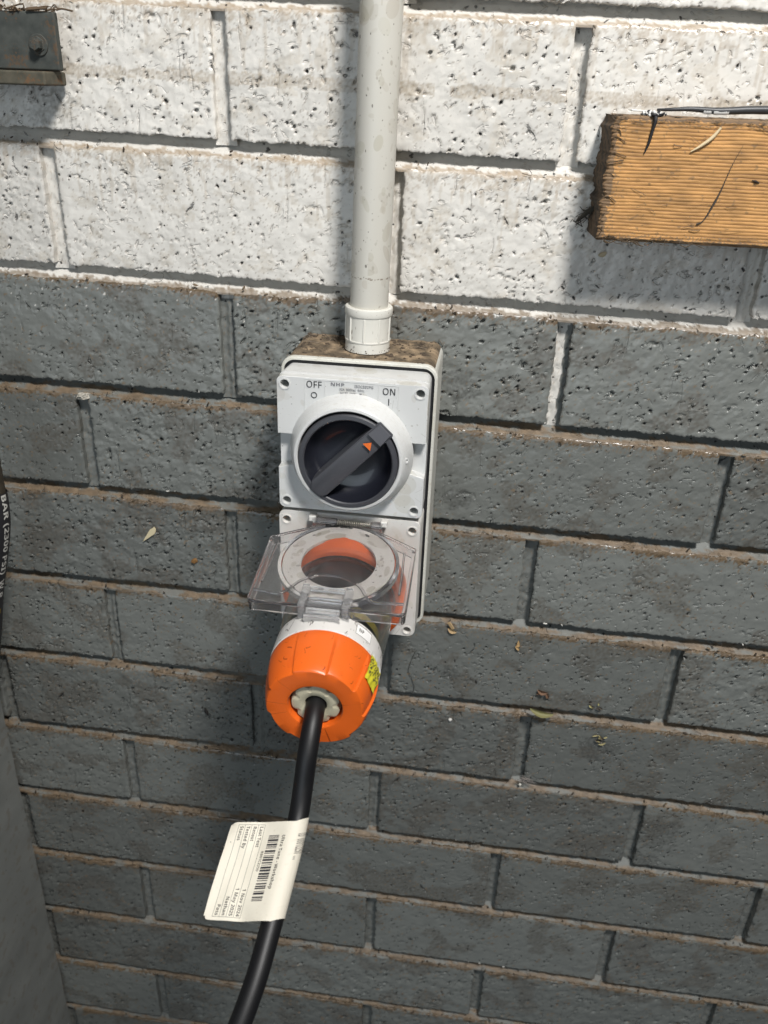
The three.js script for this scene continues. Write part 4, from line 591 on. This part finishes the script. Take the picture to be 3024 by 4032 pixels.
// ---------------------------------------------------------------- hose at the left edge
{
  const pts = [V(-0.0800, -0.130, 0.045), V(-0.0625, -0.180, 0.046), V(-0.0555, -0.230, 0.048), V(-0.0548, -0.265, 0.050), V(-0.0628, -0.300, 0.050), V(-0.0728, -0.335, 0.050), V(-0.0830, -0.375, 0.048), V(-0.098, -0.43, 0.045), V(-0.122, -0.52, 0.042)];
  const c = new THREE.CatmullRomCurve3(pts), t = thing('pressure_hose', 'black rubber hose with white pressure lettering at the left edge', 'hose', [pts[3].x, pts[3].y, pts[3].z]);
  const uAtY = (y) => { let a = 0, b = 1; for (let k = 0; k < 40; k++) { const m = (a + b) / 2; if (c.getPointAt(m).y > y) a = m; else b = m; } return (a + b) / 2; };
  const u0 = uAtY(-0.2445), sub = []; for (let i = 0; i <= 24; i++) sub.push(c.getPointAt(u0 + (1 - u0) * i / 24)); const hc = new THREE.CatmullRomCurve3(sub), L = hc.getLength(), r = 0.0098;
  const N = 200, M = 40, pos = [], uv = [], idx = [];
  for (let i = 0; i <= N; i++) { const P = hc.getPointAt(i / N), T = hc.getTangentAt(i / N), E1 = V(1, 0, 0).addScaledVector(T, -T.x).normalize(), E2 = V().crossVectors(T, E1).normalize(); if (E2.z < 0) E2.negate(); for (let j = 0; j <= M; j++) { const a = j / M * Math.PI * 2; const q = P.clone().addScaledVector(E1, r * Math.cos(a)).addScaledVector(E2, r * Math.sin(a)); pos.push(q.x, q.y, q.z); uv.push(i / N, 1 - j / M); } }
  for (let i = 0; i < N; i++) for (let j = 0; j < M; j++) { const a = i * (M + 1) + j; idx.push(a, a + 1, a + M + 2, a, a + M + 2, a + M + 1); }
  const g = new THREE.BufferGeometry(); g.setAttribute('position', new THREE.Float32BufferAttribute(pos, 3)); g.setAttribute('uv', new THREE.Float32BufferAttribute(uv, 2)); g.setIndex(idx); g.computeVertexNormals();
  const W = 2048, Hh = Math.round(W * (2 * Math.PI * r) / L), tex = canvasTex(W, Hh, (q, w, h) => { q.fillStyle = '#2b2a2c'; q.fillRect(0, 0, w, h); const mm = w / (L * 1000); q.font = 'bold ' + Math.round(6.4 * mm) + 'px sans-serif'; q.fillStyle = '#d8d6cd'; for (const o of [0, h]) { q.save(); q.translate(0.5 * mm, h * 0.075 + o); q.scale(1.6, 1); q.fillText('BAR (2300 PSI)  W.P.', 0, 0); q.restore(); } q.fillStyle = '#c9a62a'; q.fillRect(106 * mm, h * 0.03, 5 * mm, 1.4 * mm); });
  tex.wrapS = tex.wrapT = THREE.RepeatWrapping;
  part('rubber_hose', g, std({ color: col(0.75, 0.75, 0.75), map: tex, roughness: 0.5 }), t);
  const T = hc.getTangentAt(0).negate(), P = hc.getPointAt(0), brass = std({ color: col(0.05, 0.04, 0.027), roughness: 0.65, metalness: 0.3 });
  part('ferrule', lathe([[0.0080, -0.002], [0.0088, -0.001], [0.0088, 0.006], [0.0083, 0.008], [0.0087, 0.010], [0.0087, 0.018], [0.0082, 0.020], [0.0087, 0.022], [0.0087, 0.031], [0.0075, 0.034], [0.0050, 0.035]], P, T, 40, 0.5), brass, t, 'dull brass ferrule');
  part('stem', lathe([[0.006, 0.034], [0.006, 0.05], [0.0085, 0.05], [0.0085, 0.064], [0.007, 0.065], [0.007, 0.11]], P, T, 6, 0.3), brass, t);
}
// ---------------------------------------------------------------- grey steel panel standing against the wall, lower left
{
  const t = thing('steel_cabinet', 'smooth grey painted steel cabinet side standing against the bricks, lower left', 'cabinet', [-0.22, -1.4, 0.006]);
  const tx = canvasTex(1024, 1024, (g, w, h) => { const im = g.createImageData(w, h), r = rng(2); for (let j = 0; j < h; j++) for (let i = 0; i < w; i++) { const a = fbm(i / 230, j / 120, 4), b = fbm(i / 60 + 40, j / 60, 4, m2); let c = [0.215 + 0.04 * a, 0.222 + 0.04 * a, 0.208 + 0.036 * a]; if (b > 0.3) c = mix3(c, [0.16, 0.13, 0.10], 0.45 * sm(0.3, 0.42, b)); const p = (j * w + i) * 4; for (let e = 0; e < 3; e++) im.data[p + e] = 255 * Math.pow(Math.max(0, c[e]), 1 / 2.2); im.data[p + 3] = 255; } g.putImageData(im, 0, 0);
    for (let k = 0; k < 160; k++) { g.globalAlpha = 0.25 + 0.5 * r(); g.fillStyle = '#3a352d'; g.beginPath(); g.ellipse(r() * w, r() * h, 1 + 4 * r() * r(), 1 + 2 * r(), r() * 3, 0, 6.3); g.fill(); } });
  const m = std({ color: 0xffffff, map: tx, roughness: 0.5 });
  const side = sheet(40, 80, (u, v) => { const z = 0.004 + 0.34 * u, y = -1.4 + 1.05 * v; return [-0.1195 + 0.0006 * fbm(z * 9, y * 6, 2) + 0.0007 * n2(y * 14, 3), y, z, 1, 1, 1]; });
  { const p = side.attributes.position, q = side.attributes.uv; for (let i = 0; i < p.count; i++) q.setXY(i, p.getZ(i) / 0.35, p.getY(i) / 0.35); side.deleteAttribute('color'); }
  part('side_panel', side, m, t);
  part('carcass', [box(-0.30, -1.4, 0.004, -0.1215, -0.352, 0.008, 0.0008), box(-0.30, -0.354, 0.0045, -0.1205, -0.350, 0.343, 0.001), box(-0.30, -1.4, 0.339, -0.1212, -0.356, 0.3435, 0.0008)], m, t);
}

// ---------------------------------------------------------------- small debris caught on the wall
function leafGeo(len, wid, bend, curl, twist = 0) { const g = new THREE.PlaneGeometry(len, wid, 14, 6), p = g.attributes.position; for (let i = 0; i < p.count; i++) { const x = p.getX(i) / len, y = p.getY(i) / wid, w = Math.sin(Math.PI * (x + 0.5) * 0.94 + 0.1) ** 0.7; p.setXYZ(i, x * len, y * wid * w + bend * (4 * x * x - 1) * len, curl * wid * (y * y * 4 * w) + 0.2 * twist * x * y * wid + 0.00012 * n2(i * 1.7, 2)); } g.computeVertexNormals(); return g; }
function place(g, x, y, z, rz, rx = 0, ry = 0) { g.rotateX(rx); g.rotateY(ry); g.rotateZ(rz); g.translate(x, y, z); return g; }
const mt = (r, g, b) => std({ color: col(r, g, b), roughness: 0.8 });
single('straw_flake', 'pale straw flake stuck on grey brick left of the socket', 'debris', place((() => { const s = new THREE.Shape(); s.moveTo(-0.0085, -0.0004); s.lineTo(0.004, -0.0026); s.quadraticCurveTo(0.0085, -0.002, 0.0085, 0.0012); s.lineTo(0.004, 0.002); s.closePath(); return new THREE.ExtrudeGeometry(s, { depth: 0.0007, bevelEnabled: true, bevelSize: 0.0003, bevelThickness: 0.0003, bevelSegments: 2 }); })(), 0.0448, -0.2967, 0.0010, 0.83, 0, 0.05), mt(0.58, 0.50, 0.32), [0.0448, -0.2967, 0.001]);
single('brown_crumb', 'brown crumb stuck on grey brick, lower right of the pale straw flake', 'debris', place((() => { const g = new THREE.IcosahedronGeometry(0.0026, 1), p = g.attributes.position; for (let i = 0; i < p.count; i++) { const k = 1 + 0.35 * n3(p.getX(i) * 700, p.getY(i) * 700, p.getZ(i) * 700); p.setXYZ(i, p.getX(i) * k, p.getY(i) * k, p.getZ(i) * k * 0.4); } g.computeVertexNormals(); return g; })(), 0.0819, -0.3182, 0.0008, 0.4), mt(0.20, 0.10, 0.03), [0.0819, -0.3182, 0.0008]);
single('wood_chip', 'tan wood chip resting on the joint by the socket lower right corner', 'debris', [place(new RoundedBoxGeometry(0.0075, 0.0028, 0.0016, 2, 0.0005), 0.2985, -0.3553, 0.0022, -1.0, 0.2), place(leafGeo(0.008, 0.004, 0.1, 0.3), 0.3000, -0.3600, 0.0016, -0.4)], mt(0.42, 0.29, 0.15), [0.299, -0.357, 0.001]);
single('tan_curl', 'small tan curl stuck on grey brick, right of the wood chip', 'debris', [place(leafGeo(0.007, 0.003, 0.15, 0.5), 0.3538, -0.3668, 0.0016, 1.3), place(leafGeo(0.005, 0.0026, -0.1, 0.4), 0.3545, -0.3712, 0.0016, -0.9)], mt(0.45, 0.30, 0.14), [0.354, -0.369, 0.001]);
single('curled_leaf', 'curled yellow green leaf caught in a joint, lower right', 'leaf', place(leafGeo(0.0205, 0.0055, 0.10, 0.55), 0.3815, -0.4328, 0.0030, -0.18, -0.5), std({ color: col(0.22, 0.205, 0.09), roughness: 0.6 }), [0.3812, -0.432, 0.002]);
single('leaf_shred', 'torn reddish brown leaf shred just above the curled leaf', 'leaf', [place(leafGeo(0.009, 0.0045, 0.08, 0.5), 0.3798, -0.4118, 0.0020, -0.25), place(leafGeo(0.007, 0.003, -0.1, 0.5), 0.3835, -0.4160, 0.0018, -1.2), place(leafGeo(0.006, 0.003, 0.1, 0.4), 0.3770, -0.4135, 0.0018, 0.9)], mt(0.17, 0.095, 0.055), [0.3795, -0.4135, 0.001]);
{ const r = rng(21), t = thing('dried_flower', 'dried yellowish flower bits stuck on sooty grey brick, lower right', 'debris', [0.4340, -0.4575, 0.001]);
  for (let k = 0; k < 9; k++) part('petal', place(leafGeo(0.003 + 0.004 * r(), 0.0012 + 0.001 * r(), 0.1, 0.4), 0.4345 + (r() - 0.5) * 0.012, -0.4575 + (r() - 0.5) * 0.009, 0.0014 + 0.001 * r(), r() * 6.3), k % 3 ? mt(0.36, 0.31, 0.15) : mt(0.10, 0.075, 0.05), t); }
{ const r = rng(22), t = thing('leaf_crumbs', 'tiny yellow and dark crumbs above the dried flower', 'debris', [0.4260, -0.4200, 0.001]);
  for (let k = 0; k < 8; k++) part('crumb', place(leafGeo(0.0025 + 0.003 * r(), 0.0012 + 0.001 * r(), 0.1, 0.4), 0.4255 + (r() - 0.5) * 0.014, -0.4195 + (r() - 0.5) * 0.010, 0.0014 + 0.0008 * r(), r() * 6.3), k % 4 === 0 ? mt(0.45, 0.40, 0.16) : mt(0.075, 0.06, 0.045), t); }
{ const r = rng(23), t = thing('cobweb_tuft', 'pale tuft of cobweb at the foot of an upright joint below the curled leaf', 'cobweb', [0.3735, -0.5130, 0.002]);
  const m = mt(0.34, 0.30, 0.27); for (let k = 0; k < 26; k++) { const p = V(0.3720 + (r() - 0.5) * 0.006, -0.5135 + (r() - 0.5) * 0.004, 0.0005 + 0.001 * r()); part('strand', tube([p, p.clone().add(V((r() - 0.3) * 0.008, (r() - 0.35) * 0.006, 0.0015 * r())), p.clone().add(V((r() - 0.2) * 0.017, (r() - 0.45) * 0.010, 0.0010 * r()))], 0.00008 + 0.00010 * r(), 8, 4), m, t); }
  part('white_grain', place(new THREE.IcosahedronGeometry(0.0012, 1), 0.3722, -0.5205, 0.0005, 0), mt(0.7, 0.68, 0.6), t); }
single('hair', 'dark curled hair loop on grey brick right of the orange plug', 'hair', tube([V(0.2705, -0.3850, 0.0016), V(0.2672, -0.3960, 0.0018), V(0.2655, -0.4060, 0.0018), V(0.2690, -0.4150, 0.0018), V(0.2712, -0.4235, 0.0019), V(0.2690, -0.4310, 0.0014), V(0.2630, -0.4325, 0.0012), V(0.2575, -0.4300, 0.0012)], 0.00022, 60, 5), mt(0.03, 0.028, 0.025), [0.2680, -0.41, 0.001]);
single('white_blob', 'chipped off-white mortar blob at the head of an upright joint, upper left', 'debris', [place((() => { const g = new THREE.IcosahedronGeometry(0.0052, 2), p = g.attributes.position; for (let i = 0; i < p.count; i++) { const k = 1 + 0.4 * n3(p.getX(i) * 300, p.getY(i) * 300, p.getZ(i) * 300); p.setXYZ(i, p.getX(i) * k, p.getY(i) * k * 0.55, p.getZ(i) * k * 0.6); } g.computeVertexNormals(); return g; })(), 0.0028, -0.1808, -0.0005, 0.3)], mt(0.42, 0.39, 0.33), [0.0028, -0.1808, 0]);
single('tan_flake', 'small tan flake on the shaded white brick under the timber', 'debris', place(leafGeo(0.0055, 0.0032, 0.05, 0.3), 0.3772, -0.0532, 0.0016, 0.4), mt(0.5, 0.42, 0.28), [0.3772, -0.0532, 0.001]);
single('white_crumb', 'white crumb on grey brick below the wood chip, right of the plug', 'debris', place(new THREE.IcosahedronGeometry(0.0017, 1), 0.3045, -0.4545, 0.0012, 0.3), mt(0.6, 0.58, 0.54), [0.3045, -0.4545, 0.001]);
single('dead_insect', 'small dark dead insect on grey brick, left of the orange plug', 'insect', [taperTube([V(0.0810, -0.4735, 0.0014), V(0.0822, -0.4775, 0.0018), V(0.0830, -0.4820, 0.0012)], [0.0006, 0.0013, 0.0004], 10, 7), tube([V(0.0822, -0.4765, 0.0016), V(0.0850, -0.4785, 0.0022), V(0.0858, -0.4815, 0.0008)], 0.00022, 8, 5), tube([V(0.0822, -0.4765, 0.0016), V(0.0792, -0.4750, 0.0022), V(0.0782, -0.4720, 0.0008)], 0.00022, 8, 5), tube([V(0.0826, -0.4790, 0.0016), V(0.0852, -0.4830, 0.0018), V(0.0846, -0.4860, 0.0008)], 0.00022, 8, 5)], mt(0.025, 0.02, 0.018), [0.0824, -0.4775, 0.001]);

// ---------------------------------------------------------------- lamps (outside the frame): unseen lamp lighting the wall, unseen opening lightening the shadows
{
  const t = thing('unseen_lamp', 'unseen square lamp high on the right, out of view, lighting the wall', 'lamp', LAMP_POS.toArray());
  const d = LAMP_AIM.clone().sub(LAMP_POS).normalize(), q = new THREE.Quaternion().setFromUnitVectors(V(0, 0, 1), d), W = (g) => { g.applyQuaternion(q); g.translate(LAMP_POS.x, LAMP_POS.y, LAMP_POS.z); return g; }, h = LAMP_SIZE / 2;
  part('housing', [W(box(-h - 0.02, -h - 0.02, -0.05, h + 0.02, h + 0.02, -0.004, 0.006)), ...[[-1, 0], [1, 0], [0, -1], [0, 1]].map(([a, b]) => W(box((a ? a * (h + 0.010) : -0) - (a ? 0.009 : h + 0.02), (b ? b * (h + 0.010) : 0) - (b ? 0.009 : h), -0.004, (a ? a * (h + 0.010) : 0) + (a ? 0.009 : h + 0.02), (b ? b * (h + 0.010) : 0) + (b ? 0.009 : h), 0.012, 0.003)))], std({ color: col(0.08, 0.08, 0.085), roughness: 0.5 }), t);
  const pg = new THREE.PlaneGeometry(LAMP_SIZE, LAMP_SIZE); pg.translate(0, 0, -0.002); part('glowing_panel', W(pg), std({ color: col(0.8, 0.8, 0.8), emissive: lampColor, emissiveIntensity: 10 }), t);
  const L = new THREE.RectAreaLight(lampColor, LAMP_POWER, LAMP_SIZE, LAMP_SIZE); L.position.copy(LAMP_POS).addScaledVector(d, 0.003); L.lookAt(LAMP_AIM); L.name = 'unseen_lamp_light'; scene.add(L);
}
{
  const t = thing('unseen_doorway', 'unseen door opening behind the camera, out of view, placed to lighten and cool the shadows', 'unseen_doorway', DOOR_POS.toArray());
  const w = DOOR_W / 2, h = DOOR_H / 2, { x, y, z } = DOOR_POS, fm = std({ color: col(0.3, 0.3, 0.3), roughness: 0.7 });
  for (const s of [-1, 1]) part('jamb', box(x + s * (w + 0.06) - 0.06, y - h, z - 0.05, x + s * (w + 0.06) + 0.06, y + h, z + 0.1, 0.005), fm, t);
  part('lintel', box(x - w - 0.12, y + h + 0.001, z - 0.05, x + w + 0.12, y + h + 0.13, z + 0.1, 0.005), fm, t);
  const pg = new THREE.PlaneGeometry(DOOR_W, DOOR_H); pg.rotateY(Math.PI); pg.translate(x, y, z + 0.02); part('daylight', pg, std({ color: col(0.2, 0.2, 0.2), emissive: doorColor, emissiveIntensity: 0.4 }), t);
  const L = new THREE.RectAreaLight(doorColor, DOOR_POWER, DOOR_W, DOOR_H); L.position.set(x, y, z); L.lookAt(x, y, 0); L.name = 'unseen_doorway_light'; scene.add(L);
}

renderer.render(scene, camera);
